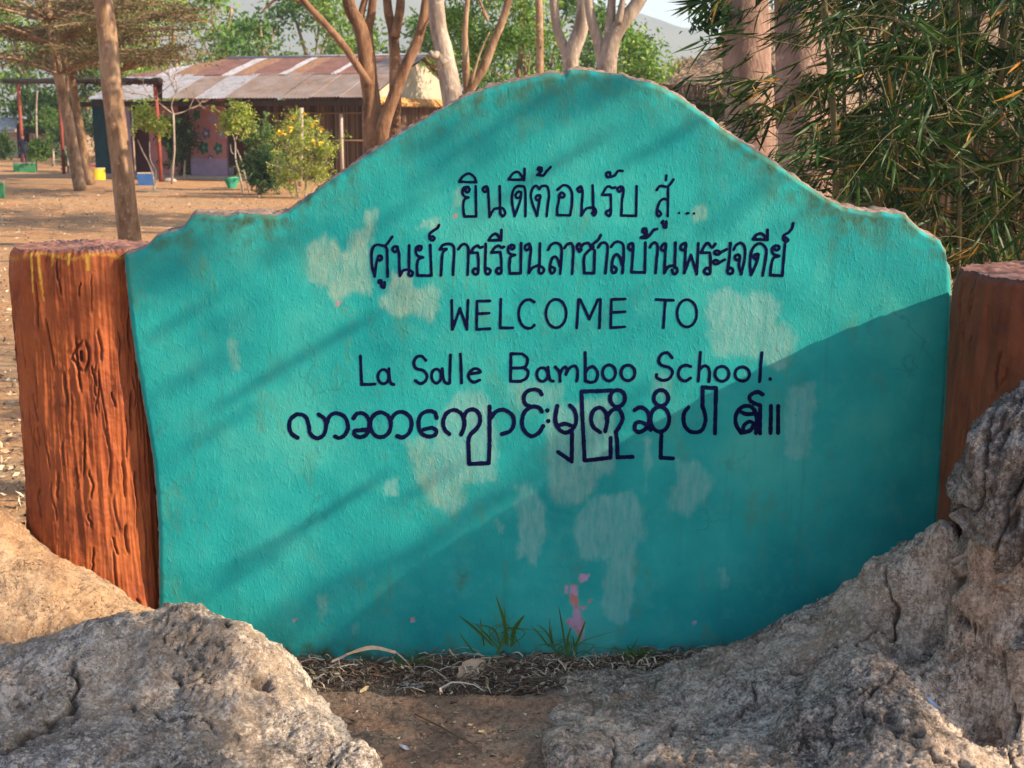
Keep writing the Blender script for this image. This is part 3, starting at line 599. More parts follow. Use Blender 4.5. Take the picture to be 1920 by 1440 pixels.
def glyph(strokes, ox, oy, sc, wd, off, fuzz):
    segs = []; dots = []
    for k, d in strokes:
        if k == 'd': dots.append((ox+d[0]/sc, oy+d[1]/sc, d[2]/sc)); continue
        p = np.array(d, float)/sc+np.array([ox, oy])
        if k == 's': p = spline(p, 6)
        segs.append(np.hstack([p[:-1], p[1:]]))
    allp = [s_.reshape(-1, 2) for s_ in segs]+[np.array([[d[0], d[1]]]) for d in dots]
    ap = np.vstack(allp); lo = ap.min(0)-8; hi = ap.max(0)+8; st = 1.15
    gx = np.arange(lo[0], hi[0]+st, st); gy = np.arange(lo[1], hi[1]+st, st)
    GX, GY = np.meshgrid(gx, gy, indexing='ij'); px = GX.ravel(); py = GY.ravel(); d = np.full(len(px), 1e9)
    wv = wd/2*(1+.18*noise3(np.stack([px/14, py/14, px*0], 1), 71))
    for s_ in segs:
        for x0, y0, x1, y1 in s_:
            l2 = (x1-x0)**2+(y1-y0)**2+1e-9
            t = np.clip(((px-x0)*(x1-x0)+(py-y0)*(y1-y0))/l2, 0, 1)
            d = np.minimum(d, np.hypot(px-x0-t*(x1-x0), py-y0-t*(y1-y0))-wv)
    for x0, y0, r in dots: d = np.minimum(d, np.hypot(px-x0, py-y0)-r)
    d = d+fuzz*noise3(np.stack([px/2.6, py/2.6, px*0], 1), 77)
    nx, ny = len(gx), len(gy); Dg = d.reshape(nx, ny); pts = {}; Vx = []; faces3 = []; faces4 = []
    def vid(key, x, y):
        if key not in pts: pts[key] = len(Vx); Vx.append((x, y))
        return pts[key]
    ins = Dg < 0
    cellin = ins[:-1, :-1] | ins[1:, :-1] | ins[:-1, 1:] | ins[1:, 1:]
    for i, j in zip(*np.nonzero(cellin)):
        c = [(i, j), (i+1, j), (i+1, j+1), (i, j+1)]; poly = []
        for q in range(4):
            a = c[q]; b = c[(q+1) % 4]; da, db = Dg[a], Dg[b]
            if da < 0: poly.append(vid(a, gx[a[0]], gy[a[1]]))
            if (da < 0) != (db < 0):
                t = da/(da-db); k_ = (min(a, b), max(a, b))
                poly.append(vid(k_, gx[a[0]]*(1-t)+gx[b[0]]*t, gy[a[1]]*(1-t)+gy[b[1]]*t))
        if len(poly) == 4: faces4.append(poly)
        elif len(poly) >= 3:
            for q in range(1, len(poly)-1): faces3.append([poly[0], poly[q], poly[q+1]])
    Vx = np.array(Vx); W = np.array([w2(a, b) for a, b in Vx])
    Y_ = WY-wall_h(W[:, 0], W[:, 1])-off
    V = np.stack([W[:, 0], Y_, W[:, 1]], 1)
    f4 = np.array(faces4).reshape(-1, 4); f3 = np.array(faces3).reshape(-1, 3)
    return mesh_np('letter', V, f4, f3)
nl = 0
for li, (ox, oy, sc, wd, gl) in enumerate(lines):
    for g in gl:
        nl += 1
        link('letter', glyph(g, ox, oy, sc, wd, .0007+.00001*(nl % 7), 1.0 if li == 6 else .55), M['ink'], wall_root)

# ------------------------------------------------------------------ cement stumps
def stump(name, label, cx, cy, zbase, prof, ztop, seed, ngroove, flat=1.0, knots=(), yellow=None, mat='stump', sq=1.0):
    root = empty(name, (cx, cy, zbase), label, 'stump pillar')
    nt_, nz = 520, 460
    th = np.linspace(0, 2*math.pi, nt_, endpoint=False)-math.pi/2; zz = np.linspace(zbase, ztop, nz)
    TT, ZZ = np.meshgrid(th, zz, indexing='ij'); TT = TT.ravel(); ZZ = ZZ.ravel()
    r = np.interp(ZZ, [p[0] for p in prof], [p[1] for p in prof])
    c3 = np.stack([np.cos(TT)*2, np.sin(TT)*2, ZZ*1.6], 1)
    r = r*(1+.05*noise3(c3*.9, seed)+.022*fbm(c3*2.4, 3, seed+3))
    g = np.zeros(len(TT)); lift = np.zeros(len(TT)); rr = np.random.default_rng(seed); G2 = g.reshape(nt_, nz); L2 = lift.reshape(nt_, nz)
    dth = th[1]-th[0]; dz = zz[1]-zz[0]; r0 = prof[0][1]
    paths = []
    for q in range(ngroove):
        t0 = rr.uniform(0, 2*math.pi)-math.pi/2; z0 = rr.uniform(zbase, ztop-.02); ln = rr.gamma(3, .028)+.03; k = 14
        a = rr.normal(0, .05); pz = z0-np.linspace(0, ln, k)
        ptth = t0+np.cumsum(rr.normal(a*.3, .05, k))*.10+.022*np.sin(np.linspace(0, 1, k)*rr.uniform(2, 6)+rr.uniform(0, 6))
        paths.append((ptth, pz, rr.uniform(.0020, .0040), rr.uniform(.005, .012)))
    for (kt, kz, kh) in knots:
        for s_ in (-1, 1):
            u = np.linspace(-1, 1, 16); paths.append((kt+s_*.12*(1-np.abs(u)**1.6)+.07*u+.1*np.clip(-u,0,1), kz+kh*u, .004, .010))
        u = np.linspace(-.35, .35, 8); paths.append((kt+0*u+.01, kz+kh*u, .005, .014))
    for ptth, pz, wd, dp in paths:
        s_ = spline(np.stack([ptth, pz], 1), 3)
        lo, hi = s_.min(0), s_.max(0)
        i0 = int((lo[0]-.08-th[0])/dth); i1 = int((hi[0]+.08-th[0])/dth)+1; j0 = max(0, int((lo[1]-.02-zbase)/dz)); j1 = min(nz, int((hi[1]+.02-zbase)/dz)+1)
        if j1 <= j0: continue
        ii = np.arange(i0, i1); tt = th[0]+ii*dth; jj = np.arange(j0, j1)
        A_, B_ = np.meshgrid(tt, zz[jj], indexing='ij'); d = np.full(A_.shape, 9.0); pr = np.zeros(A_.shape)
        for m_ in range(len(s_)-1):
            x0, y0, x1, y1 = s_[m_, 0]*r0, s_[m_, 1], s_[m_+1, 0]*r0, s_[m_+1, 1]
            t = np.clip(((A_*r0-x0)*(x1-x0)+(B_-y0)*(y1-y0))/((x1-x0)**2+(y1-y0)**2+1e-12), 0, 1)
            dd = np.hypot(A_*r0-x0-t*(x1-x0), B_-y0-t*(y1-y0)); mm = dd < d; d = np.where(mm, dd, d); pr = np.where(mm, (m_+t)/(len(s_)-1), pr)
        tap = np.clip(np.sin(pr*math.pi)*2.2, 0, 1)
        dep = np.exp(-(d/(wd*1.0))**2)*tap; G2[np.ix_(ii % nt_, jj)] = np.maximum(G2[np.ix_(ii % nt_, jj)], dep*dp/.010)
        L2[np.ix_(ii % nt_, jj)] += .0018*np.exp(-((d-wd*2.4)/(wd*1.4))**2)*tap
    g = G2.ravel(); lift = L2.ravel()
    V0 = np.stack([np.cos(TT)*r, np.sin(TT)*r, ZZ], 1)
    ridge = .0030*(1-np.abs(noise3(np.stack([np.cos(TT)*7, np.sin(TT)*7, ZZ*2.2], 1), seed+7))*3)+.0022*fbm(np.stack([np.cos(TT)*26, np.sin(TT)*26, ZZ*6], 1), 3, seed+8)+.0016*fbm(V0*48, 2, seed+19)
    topw = sst(ztop-.03, ztop, ZZ)
    r = r-g*.010+np.clip(lift, 0, .004)+ridge*(1-topw)-.010*topw**3+topw*.006*fbm(np.stack([np.cos(TT)*14, np.sin(TT)*14, ZZ*0], 1), 3, seed+9)
    V = np.stack([cx+np.cos(TT)*r, cy+np.sign(np.sin(TT))*np.abs(np.sin(TT))**sq*r*flat, ZZ+.006*topw*fbm(c3*7, 3, seed+11)], 1)
    m = mesh_np('bark_body', V, grid_faces(nt_, nz, True))
    set_attr(m, 'groove', np.clip(g*1.1, 0, 1))
    set_attr(m, 'yellow', yellow(V, TT) if yellow else np.zeros(len(V)))
    set_attr(m, 'worn', np.clip(sst(ztop-.012, ztop, ZZ)+.0, 0, 1))
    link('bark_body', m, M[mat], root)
    nr_ = 40; rim = V.reshape(nt_, nz, 3)[:, -1]
    ff = np.linspace(1, 0, nr_); C0 = np.array([cx, cy, ztop+.004])
    TV = rim[:, None]*ff[None, :, None]+C0*(1-ff)[None, :, None]
    TV = TV.reshape(-1, 3); amp = np.tile(np.clip((1-ff)*6, 0, 1), nt_)
    TV[:, 2] += amp*(.012*fbm(TV*9, 4, seed+13)+.006*fbm(TV*34, 3, seed+14)-.004)
    tm = mesh_np('worn_top', TV, grid_faces(nt_, nr_, True)); set_attr(tm, 'worn', np.ones(len(TV))); set_attr(tm, 'groove', np.zeros(len(TV))); set_attr(tm, 'yellow', np.zeros(len(TV)))
    link('worn_top', tm, M['stump'], root)
    return root
def yel(V, TT):
    px, py = proj(V); fr = (V[:, 1] < 3.80)
    top = 476+5*np.sin(px/17.); w = fbm(np.stack([px/5, py/9, px*0], 1), 3, 3)
    y = sst(7, 0, np.abs(py-top-4)+w*9)*np.clip(.6+w, 0, 1)
    for x0, y0, x1, y1, wd in ((58,476,62,548,2.6),(70,474,82,566,3.4),(164,478,166,508,5),(100,478,98,500,3),(130,478,128,498,3)):
        t = np.clip((py-y0)/(y1-y0), -.05, 1.02); d = np.abs(px-(x0+(x1-x0)*t)+2*w); ok = (py > y0-3) & (py < y1)
        y = np.maximum(y, sst(wd*1.2, wd*.5, d+t*wd*.4)*ok)
    return np.clip(y, 0, 1)*fr*.85
lx0 = pt(28, 700, 3.76)[0]; lc = lx0+.226
stump('cement_tree_stump', 'orange-brown cement tree stump with yellow paint drips at the wall\'s left end', lc, 3.762, -.12,
      [(-.12, .235), (.10, .215), (.25, .200), (.5, .190), (.8, .190), (1.06, .196), (1.13, .19)], pt(130, 468, 3.62)[2], 11, 260, .86, ((R(-83), .86, .048),), yel, sq=.6)
rcx = pt(1793, 560, 3.33)[0]+.32
rcx += .0
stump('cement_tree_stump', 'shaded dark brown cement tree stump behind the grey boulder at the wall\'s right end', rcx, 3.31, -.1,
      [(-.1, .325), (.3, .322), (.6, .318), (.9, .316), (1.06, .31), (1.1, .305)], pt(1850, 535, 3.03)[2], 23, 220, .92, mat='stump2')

# ------------------------------------------------------------------ rocks: thin plate surfaces through surveyed points, then broken up
def tps(P2, z, lam=1e-4):
    n = len(P2); d = np.linalg.norm(P2[:, None]-P2[None], axis=2); K = np.where(d > 0, d*d*np.log(d+1e-12), 0)+lam*np.eye(n)
    Pm = np.hstack([np.ones((n, 1)), P2]); Am = np.block([[K, Pm], [Pm.T, np.zeros((3, 3))]])
    return np.linalg.solve(Am, np.concatenate([z, np.zeros(3)]))
def tps_eval(P2, c, Q):
    out = np.zeros(len(Q)); n = len(P2)
    for i in range(n):
        d2 = ((Q-P2[i])**2).sum(1); out += c[i]*.5*d2*np.log(d2+1e-12)
    return out+c[n]+Q@c[n+1:n+3]
def rockface(name, label, pts, xr, yr, step, mat, seed, amp=.03, pits=.012, world_pts=(), fade=.10, cat='rock', streak=(1, 1, 1), extra=None):
    C = np.array([pt(*p) for p in pts]+[list(p) for p in world_pts], float)
    c = tps(C[:, :2], C[:, 2])
    nx = int((xr[1]-xr[0])/step)+1; ny = int((yr[1]-yr[0])/step)+1
    gx = np.linspace(*xr, nx); gy = np.linspace(*yr, ny); X_, Y_ = np.meshgrid(gx, gy, indexing='ij')
    Q = np.stack([X_.ravel(), Y_.ravel()], 1); z = tps_eval(C[:, :2], c, Q)
    e = np.minimum(np.minimum(Q[:, 0]-xr[0], xr[1]-Q[:, 0]), np.minimum(Q[:, 1]-yr[0], yr[1]-Q[:, 1]))
    z = z-sst(fade, 0, e)*.5
    V = np.stack([Q[:, 0], Q[:, 1], z], 1)
    Z2 = z.reshape(nx, ny); gxz, gyz = np.gradient(Z2, gx, gy); Nn = np.stack([-gxz.ravel(), -gyz.ravel(), np.ones(len(z))], 1); Nn /= np.linalg.norm(Nn, axis=1)[:, None]
    S = V*np.array(streak)
    warp = np.stack([fbm(S*6, 4, seed+1), fbm(S*6, 4, seed+2), fbm(S*6, 4, seed+3)], 1)*.05
    S2 = S+warp
    fw, _ = worley((V+warp*.6)*7.5, seed+20); fw2, _ = worley((V+warp*.4)*19, seed+21)
    d = amp*.55*fbm(V*3.4, 3, seed+4)+amp*.85*(.55-fw)+amp*.30*(.5-fw2)+amp*.34*fbm(S2*15, 5, seed+5, .62)+amp*.17*fbm(S2*64, 3, seed+6, .7)
    w1, idc = worley(S2*46, seed+7); zone = sst(-.15, .2, fbm(V*4.5, 3, seed+8))
    hole = sst(.42, .16, w1)*(idc > .45)*zone
    w2_, id2 = worley(S2*13*np.array([1, 1, .6]), seed+9); big = sst(.34, .14, w2_)*(id2 > .72)*sst(-.02, .18, fbm(V*3.1, 2, seed+12))
    crack = sst(.020, .0, np.abs(noise3(S2*2.6*np.array([1, 1, 1.6]), seed+10)))*sst(-.02, .15, noise3(V*2.2, seed+11))
    d = d-pits*hole-pits*2.4*big-.024*crack
    V = V+Nn*d[:, None]
    m = mesh_np(name, V, grid_faces(nx, ny)); set_attr(m, 'hole', np.clip(hole*.45+big*.8+crack*.9, 0, 1))
    o = link(name, m, mat); tag(o, label, cat); return o

rockface('rock', 'large grey pitted boulder with a tan right shoulder, at the lower left corner',
  [(-60,1235,3.08),(0,1222,3.12),(75,1200,3.18),(150,1172,3.22),(225,1155,3.24),(300,1147,3.25),(349,1134,3.26),(400,1147,3.22),(424,1162,3.2),(461,1172,3.18),(487,1194,3.16),(525,1226,3.12),(544,1254,3.1),(581,1300,3.04),(619,1350,2.97),(675,1399,2.88),(715,1440,2.8),
   (0,1330,2.86),(200,1300,2.95),(350,1250,3.03),(430,1260,3.0),(500,1330,2.92),(560,1400,2.82),(300,1400,2.72),(100,1440,2.6),(420,1440,2.68),(600,1440,2.77)],
  (-1.65, -.22), (2.25, 3.46), .0042, M['rockL'], 101, .028, .014,
  world_pts=[(-1.5,2.35,.0),(-1.0,2.35,.02),(-.6,2.35,-.05),(-.3,2.4,-.25),(-.24,2.75,-.2),(-.36,3.1,-.15),(-.5,3.3,-.08),(-.75,3.4,.04),(-1.05,3.42,.02),(-1.35,3.42,.0),(-1.6,3.4,.0)])
rockface('rock', 'tan earthy rock bank sloping against the foot of the left stump',
  [(-80,930,3.62),(0,958,3.6),(37,1003,3.56),(75,1024,3.54),(142,1074,3.5),(195,1112,3.46),(247,1146,3.42),(330,1190,3.36),(0,1060,3.42),(100,1120,3.36),(0,1150,3.3),(150,1180,3.3)],
  (-2.1, -.72), (3.05, 3.9), .0048, M['rockM'], 202, .020, .006,
  world_pts=[(-1.75,3.75,.30),(-1.4,3.75,.20),(-1.15,3.75,.08),(-.9,3.7,-.1),(-1.5,3.1,.1),(-1.0,3.15,.02),(-2.0,3.3,.25),(-2.0,3.8,.3)])
rockface('rock', 'broad grey-brown rock slope filling the lower right, with a sunlit tan spine',
  [(1120,1262,3.42),(1060,1330,3.22),(1010,1400,3.02),(1220,1243,3.5),(1290,1225,3.5),(1347,1212,3.49),(1378,1202,3.48),(1421,1186,3.46),(1460,1166,3.45),(1495,1146,3.44),(1516,1133,3.43),(1542,1122,3.41),(1570,1098,3.38),(1600,1080,3.36),(1642,1051,3.32),(1695,1039,3.24),(1769,1017,3.14),(1827,990,3.05),(1875,954,3.0),(1920,938,2.97),(1990,915,2.95),
   (1160,1290,3.32),(1250,1290,3.3),(1380,1270,3.24),(1500,1210,3.24),(1570,1150,3.26),
   (1060,1380,3.03),(1130,1350,3.11),(1250,1380,3.01),(1400,1360,3.0),(1530,1290,3.02),
   (1000,1440,2.87),(1120,1440,2.86),(1300,1440,2.83),(1480,1440,2.78),(1590,1400,2.74),
   (1600,1140,3.20),(1630,1230,3.00),(1665,1330,2.80),(1700,1430,2.63),(1690,1170,3.14),(1720,1230,3.08),(1760,1310,2.92),(1830,1400,2.76),(1900,1440,2.68),
   (1700,1100,3.17),(1790,1200,3.08),(1860,1300,2.93),(1930,1390,2.78),(1800,1080,3.10),(1900,1060,3.02),(1850,1170,3.08),(1920,1200,3.02),(1990,1290,2.9)],
  (.0, 1.75), (2.05, 3.56), .0044, M['rockR'], 303, .030, .010, streak=(1, 1, .6),
  world_pts=[(.05,2.4,-.3),(-.0,3.0,-.14),(.03,3.25,-.08),(.25,2.3,-.25),(.8,2.2,-.2),(1.3,2.1,-.05),(1.7,2.2,.0),(1.7,2.9,.45),(1.3,3.4,.30),(.9,3.54,.12)])

def blob(name, label, c, rad, mat, seed, amp, n=(300, 190), rot=0, pits=.015, cat='rock', streak=(1, 1, 1)):
    a = np.linspace(0, 2*math.pi, n[0], endpoint=False); b = np.linspace(-math.pi/2, math.pi/2, n[1]); A_, B_ = np.meshgrid(a, b, indexing='ij'); A_ = A_.ravel(); B_ = B_.ravel()
    N = np.stack([np.cos(A_)*np.cos(B_), np.sin(A_)*np.cos(B_), np.sin(B_)], 1)
    P = N*np.array(rad); P = P*(1+.16*noise3(N*1.7, seed)+.06*noise3(N*4, seed+1))[:, None]; S = P*np.array(streak)
    w = np.stack([fbm(S*4, 3, seed+2), fbm(S*4, 3, seed+3), fbm(S*4, 3, seed+4)], 1)*.10
    w1, idc = worley((S+w)*24, seed+7); hole = sst(.45, .18, w1)*(idc > .4)
    rg = fbm((S+w)*11, 4, seed+5, .6, True)
    cr = sst(.05, 0, np.abs(noise3((S+w)*7, seed+8)))
    P = P+N*(amp*fbm((S+w)*7, 4, seed+6)+amp*.55*(rg-.6)-pits*hole-.016*cr)[:, None]
    m = mesh_np(name, P+np.array(c), grid_faces(n[0], n[1], True)); set_attr(m, 'hole', np.clip(hole*.8+cr*.8+sst(.5, .0, rg)*.5, 0, 1))
    return tag(link(name, m, mat), label, cat)
bc = pt(1935, 900, 2.98)
blob('rock', 'dark grey weathered boulder standing in front of the right stump', (bc[0]+.085, 3.06, bc[2]-.07), (.235, .16, .285), M['rockG'], 401, .021, (420, 260), streak=(1, 1, .45))
b2 = pt(1985, 1215, 2.88)
blob('rock', 'lumpy grey rock at the right edge below the dark boulder', (b2[0]+.03, 2.92, b2[2]), (.11, .10, .12), M['rockG'], 431, .022, (260, 160))
b3 = pt(1880, 1090, 2.86)
blob('rock', 'knobbly brown-grey rock wedged under the dark boulder', (b3[0]+.11, 3.07, b3[2]-.10), (.15, .12, .13), M['rockR'], 451, .022, (260, 160))

# soil pocket and earth ledge in front of the wall
C = np.array([pt(*p) for p in [(500,1240,3.58),(700,1244,3.58),(960,1236,3.58),(1200,1236,3.58),(1400,1215,3.58),(560,1300,3.30),(760,1306,3.30),(960,1312,3.28),(1160,1300,3.30),(600,1275,3.42),(960,1275,3.42),(1200,1268,3.42),
   (680,1370,3.08),(850,1370,3.1),(960,1380,3.08),(1100,1370,3.10),(720,1440,2.90),(960,1440,2.92),(1150,1440,2.9)]]+[[-.6,2.5,-.35],[0,2.4,-.3],[.6,2.5,-.35],[-.9,3.5,-.06],[1.2,3.5,-.02],[-1,3,-.15],[1,3,-.15]], float)
cc = tps(C[:, :2], C[:, 2], 1e-3)
gx = np.linspace(-1.25, 1.3, 560); gy = np.linspace(2.2, 3.66, 330); X_, Y_ = np.meshgrid(gx, gy, indexing='ij'); Q = np.stack([X_.ravel(), Y_.ravel()], 1)
z = tps_eval(C[:, :2], cc, Q)
P = np.stack([Q[:, 0], Q[:, 1], z], 1)
lip = 3.295+.02*noise3(np.stack([Q[:, 0]*5, Q[:, 0]*0, Q[:, 0]*0], 1), 9)+.006*noise3(np.stack([Q[:, 0]*22, Q[:, 0]*0, Q[:, 0]*0], 1), 9)
P[:, 2] += -.030*sst(0, .018, Q[:, 1]-lip)*sst(3.62, 3.45, Q[:, 1])+.010*np.exp(-((Q[:, 1]-lip+.02)/.03)**2)
P[:, 2] += .010*fbm(P*7, 4, 14)+.005*fbm(P*30, 4, 15)+.0022*fbm(P*95, 2, 16)
soil = link('soil', mesh_np('soil', P, grid_faces(560, 330)), M['soil']); tag(soil, kind='structure')
def soil_z(x, y):
    i = int(np.clip(round((x+1.25)/2.55*559), 0, 559)); j = int(np.clip(round((y-2.2)/1.46*329), 0, 329)); return P_soil[i*330+j, 2]
P_soil = P.copy()

# ------------------------------------------------------------------ foliage and tree helpers
def leaf_quads(C, size, asp=.45, droop=0.0, jit=.35, rg=rng, dirs=None):
    """one bent quad per leaf; returns V (n*4), Q"""
    n = len(C); a = rg.normal(size=(n, 3)) if dirs is None else dirs+rg.normal(size=(n, 3))*.35
    a[:, 2] -= droop; a /= np.linalg.norm(a, axis=1)[:, None]
    b = np.cross(a, rg.normal(size=(n, 3))); b /= np.linalg.norm(b, axis=1)[:, None]+1e-9
    s = (size*(1+jit*rg.normal(size=n)).clip(.4, 1.8))[:, None]
    nrm = np.cross(a, b)
    V = np.stack([C, C+a*s*.45+b*s*asp*.5-nrm*s*.05, C+a*s, C+a*s*.45-b*s*asp*.5-nrm*s*.05], 1)
    return V.reshape(-1, 3), np.arange(n*4).reshape(-1, 4)
def blade_mesh(name, L=1.0, W=.1, bend=.25):
    """one lance-shaped bamboo leaf, unit length along -z"""
    t = np.linspace(0, 1, 6); w = W*np.sin(np.clip(t*1.02+.04, 0, 1)*math.pi)**.75*(1-.35*t); w[0] = W*.12; w[-1] = 0.002
    y = bend*t*t; P = []
    for i in range(6):
        for sx in (-1, 0, 1): P.append((sx*w[i]/2, y[i]+(abs(sx))*w[i]*.18, -t[i]*L))
    return np.array(P), grid_faces(6, 3)
def cluster_pts(n, c, r, rg=rng, shell=.55):
    d = rg.normal(size=(n, 3)); d /= np.linalg.norm(d, axis=1)[:, None]
    return np.array(c)+d*np.array(r)*((shell+(1-shell)*rg.random(n))**1.0)[:, None]*rg.random(n)[:, None]**.33
def crown_mesh(name, clusters, per, leaf, mat, parent, asp=.5, droop=.3, seed=0, lumps=9, shell=.5, keep=.42):
    rg = np.random.default_rng(seed); Cs = []
    for c, r in clusters:
        r = np.array(r, float)*np.ones(3); k = max(3, int(lumps))
        cc = cluster_pts(k, c, r*.95, rg, .25)
        n = int(per/k)
        for q in cc: Cs.append(q+rg.normal(size=(n, 3))*r*keep*rg.uniform(.5, 1.0))
    C = np.vstack(Cs); V, Q = leaf_quads(C, leaf, asp, droop, rg=rg)
    return link(name, mesh_np(name, V, Q, smooth=False), mat, parent)
def limb(mb, P, r0, r1, n=9, k=6, wob=.12, seed=0):
    S = spline(P, k); r = np.linspace(0, 1, len(S)); rad = r0*(1-r)+r1*r
    return mb.tube(S, rad, n, wob, seed)
def px_limb(mb, pts, w0, w1, n=10, seed=0, wob=.12):
    """pts (px, py, Y); widths in photo pixels"""
    P = [pt(*p) for p in pts]; r0 = w0/2/F*pts[0][2]; r1 = w1/2/F*pts[-1][2]
    return limb(mb, P, r0, r1, n, 5, wob, seed)

# ------------------------------------------------------------------ tree standing out of frame on the right; its twigs and leaves shade the wall
def wallpt(px, py): return pt(px, py, WY)
tr = empty('unseen_shade_tree', (8.6, 2.6, 0), 'leafy shade tree off to the right of the wall', 'tree')
mb = MB(); limb(mb, [(8.6,2.6,-.1),(8.5,2.6,1.5),(8.7,2.55,3.0),(8.5,2.4,4.6),(8.7,2.2,6.4),(8.9,1.9,8.2)], .17, .06, 12, 6, .15, 3)
limb(mb, [(8.6,2.55,2.9),(7.6,2.5,3.6),(6.4,2.4,4.0),(5.2,2.3,4.2)], .07, .02, 7); limb(mb, [(8.6,2.4,4.4),(9.4,2.2,5.2),(10.2,1.6,5.9)], .07, .02, 7); limb(mb, [(8.6,2.3,5.2),(7.8,2.3,6.0),(7.0,2.2,6.5)], .06, .02, 7)
mb.build('trunk', M['bark_brown'], tr)
rs = np.random.default_rng(5); Cs = []; tw = MB()
# (where its shade falls, distance towards the sun, spread, leaf count)
# where the shade falls, distance towards the sun, half length along the sun's track, half thickness, density
w_ = np.array([-LS[0], 0, -LS[2]]); w_ /= np.linalg.norm(w_); e2 = w_-LS*(w_@LS); foot = np.linalg.norm(e2); e2 /= foot; e1 = np.cross(LS, e2)
shade = [(wallpt(330,490), 5.6, .14, .055, .8), (wallpt(1010,920), 5.6, .14, .050, 1.5), (wallpt(1140,800), 5.2, .08, .035, 1.2), (wallpt(880,1070), 5.4, .12, .026, 1.0),
         (wallpt(860,270), 5.4, .12, .034, .8), (wallpt(1120,180), 5.8, .17, .034, 1.2), (wallpt(1420,330), 5.6, .10, .030, .7), (wallpt(400,650), 6.2, .12, .03, .5)]
# short twig stubs added along the light to draw the long thin streaks: place, distance, half length, radius
for S, t, ln_, r_ in [(wallpt(540,690), 4.6, .30, .016), (wallpt(400,810), 5.4, .14, .013), (wallpt(560,985), 4.4, .30, .017), (wallpt(470,1070), 5.0, .18, .012), (wallpt(800,905), 4.8, .12, .012), (wallpt(680,1165), 4.4, .26, .012),
         (wallpt(1010,335), 4.6, .24, .016), (wallpt(1240,270), 4.8, .17, .015), (wallpt(950,230), 5.0, .22, .018), (wallpt(720,420), 5.2, .14, .012), (wallpt(1480,420), 5.0, .12, .011), (wallpt(1120,600), 5.6, .2, .008), (wallpt(330,600), 5.2, .14, .014)]:
    c = S+LS*t; P_ = spline([c-e2*ln_*foot-LS*.02, c+e1*rs.normal(0, .010), c+e2*ln_*foot+LS*.03+e1*rs.normal(0, .006)], 5); tw.tube(P_, .82*r_*np.sin(np.linspace(.15, .92, len(P_))*math.pi)**.5, 6, cap=True)
lsz = .055; la_ = lsz*lsz*.5*.5*.55
for S, t, ln_, th_, tau in [(a, b, c*.85, d, e*1.25) for a, b, c, d, e in shade]:
    a2 = ln_*foot; n = max(4, int(tau*2*math.pi*a2*th_/la_)); c = S+LS*t
    Cs.append(c+LS*rs.normal(0, .22, (n, 1))+e2*rs.normal(0, a2, (n, 1))+e1*rs.normal(0, th_, (n, 1)))
    tw.tube(spline([c-LS*.5, c+e1*.02, c+LS*.6+e1*rs.normal(0, .1)], 4), .005, 4, cap=False)
# looser clumps added to shade the rocks and stumps: place, distance, radius, density
for S, t, rd, tau in [(pt(90,600,3.58), 8.4, .10, .8), (pt(60,840,3.58), 8.2, .05, .6), (pt(120,480,3.58), 8.0, .10, .6), (pt(120,1340,2.85), 6.0, .17, 4.2), (pt(20,1400,2.75), 5.6, .17, 4.0), (pt(250,1430,2.7), 5.8, .10, 3.6), (pt(90,1240,3.08), 6.2, .11, 3.6), (pt(240,1230,3.1), 5.7, .08, 2.6),
         (pt(780,1400,3.0), 7.0, .16, 1.8), (pt(1000,1340,3.2), 7.2, .18, 2.0), (pt(700,1330,3.2), 7.6, .12, .6), (pt(1200,1400,3.0), 7.0, .18, 2.0), (pt(1330,1420,2.8), 6.8, .13, 1.6), (pt(1300,1280,3.2), 7.2, .14, 1.5), (pt(1450,1230,3.2), 7.0, .10, 1.2), 
         (pt(1850,640,3.1), 6.6, .16, 1.6), (pt(1880,800,2.95), 6.6, .10, 1.3),  (pt(1930,1180,2.6), 6.4, .06, 1.0), (pt(1840,520,3.2), 6.6, .09, .5)]:
    n = int(tau*2*math.pi*rd*rd/la_/2.2); c = S+LS*t
    Cs.append(c+LS*rs.normal(0, .25, (n, 1))+e2*rs.normal(0, rd*.75, (n, 1))+e1*rs.normal(0, rd*.75, (n, 1)))
C = np.vstack(Cs); up = np.vstack([cluster_pts(500, c_, (1.3, 1.1, .9), rs) for c_ in ((8.8,1.4,9.4),(9.6,1.2,9.0),(8.0,1.6,9.2))])
V, Q = leaf_quads(C, lsz, .55, .1, rg=rs); V2, Q2 = leaf_quads(up, .12, .5, .1, rg=rs)
link('crown', mesh_np('crown', np.vstack([V, V2]), np.vstack([Q, Q2+len(V)]), smooth=False), M['leaf_thick'], tr); tw.build('twigs', M['bark_brown'], tr, kind='stuff')  # crown clumps and twig stubs added unseen, placed along sun rays for their shadows

tr2 = empty('unseen_shade_tree', (9.2, 4.2, 0), 'broad dark tree added unseen off to the right to shade the bamboo', 'tree')  # tree added out of view to keep the sun off the bamboo
mb = MB(); limb(mb, [(9.2,4.2,-.1),(9.1,4.25,1.5),(9.2,4.3,3.0),(9.0,4.3,4.4),(9.1,4.4,6.0)], .19, .07, 12, 6, .15, 7); mb.build('trunk', M['bark_brown'], tr2)
cl2 = np.vstack([cluster_pts(420, c_, (1.3, 1.0, .8), rs) for c_ in ((8.0,4.6,4.6),(8.8,4.9,5.2),(9.6,4.4,5.4),(7.4,5.2,4.2),(8.2,5.6,5.0),(9.6,5.6,5.4),(8.8,4.2,6.2),(7.3,4.9,5.0))])
V, Q = leaf_quads(cl2, .17, .55, .1, rg=rs); link('crown', mesh_np('crown', V, Q, smooth=False), M['leaf_mid'], tr2)

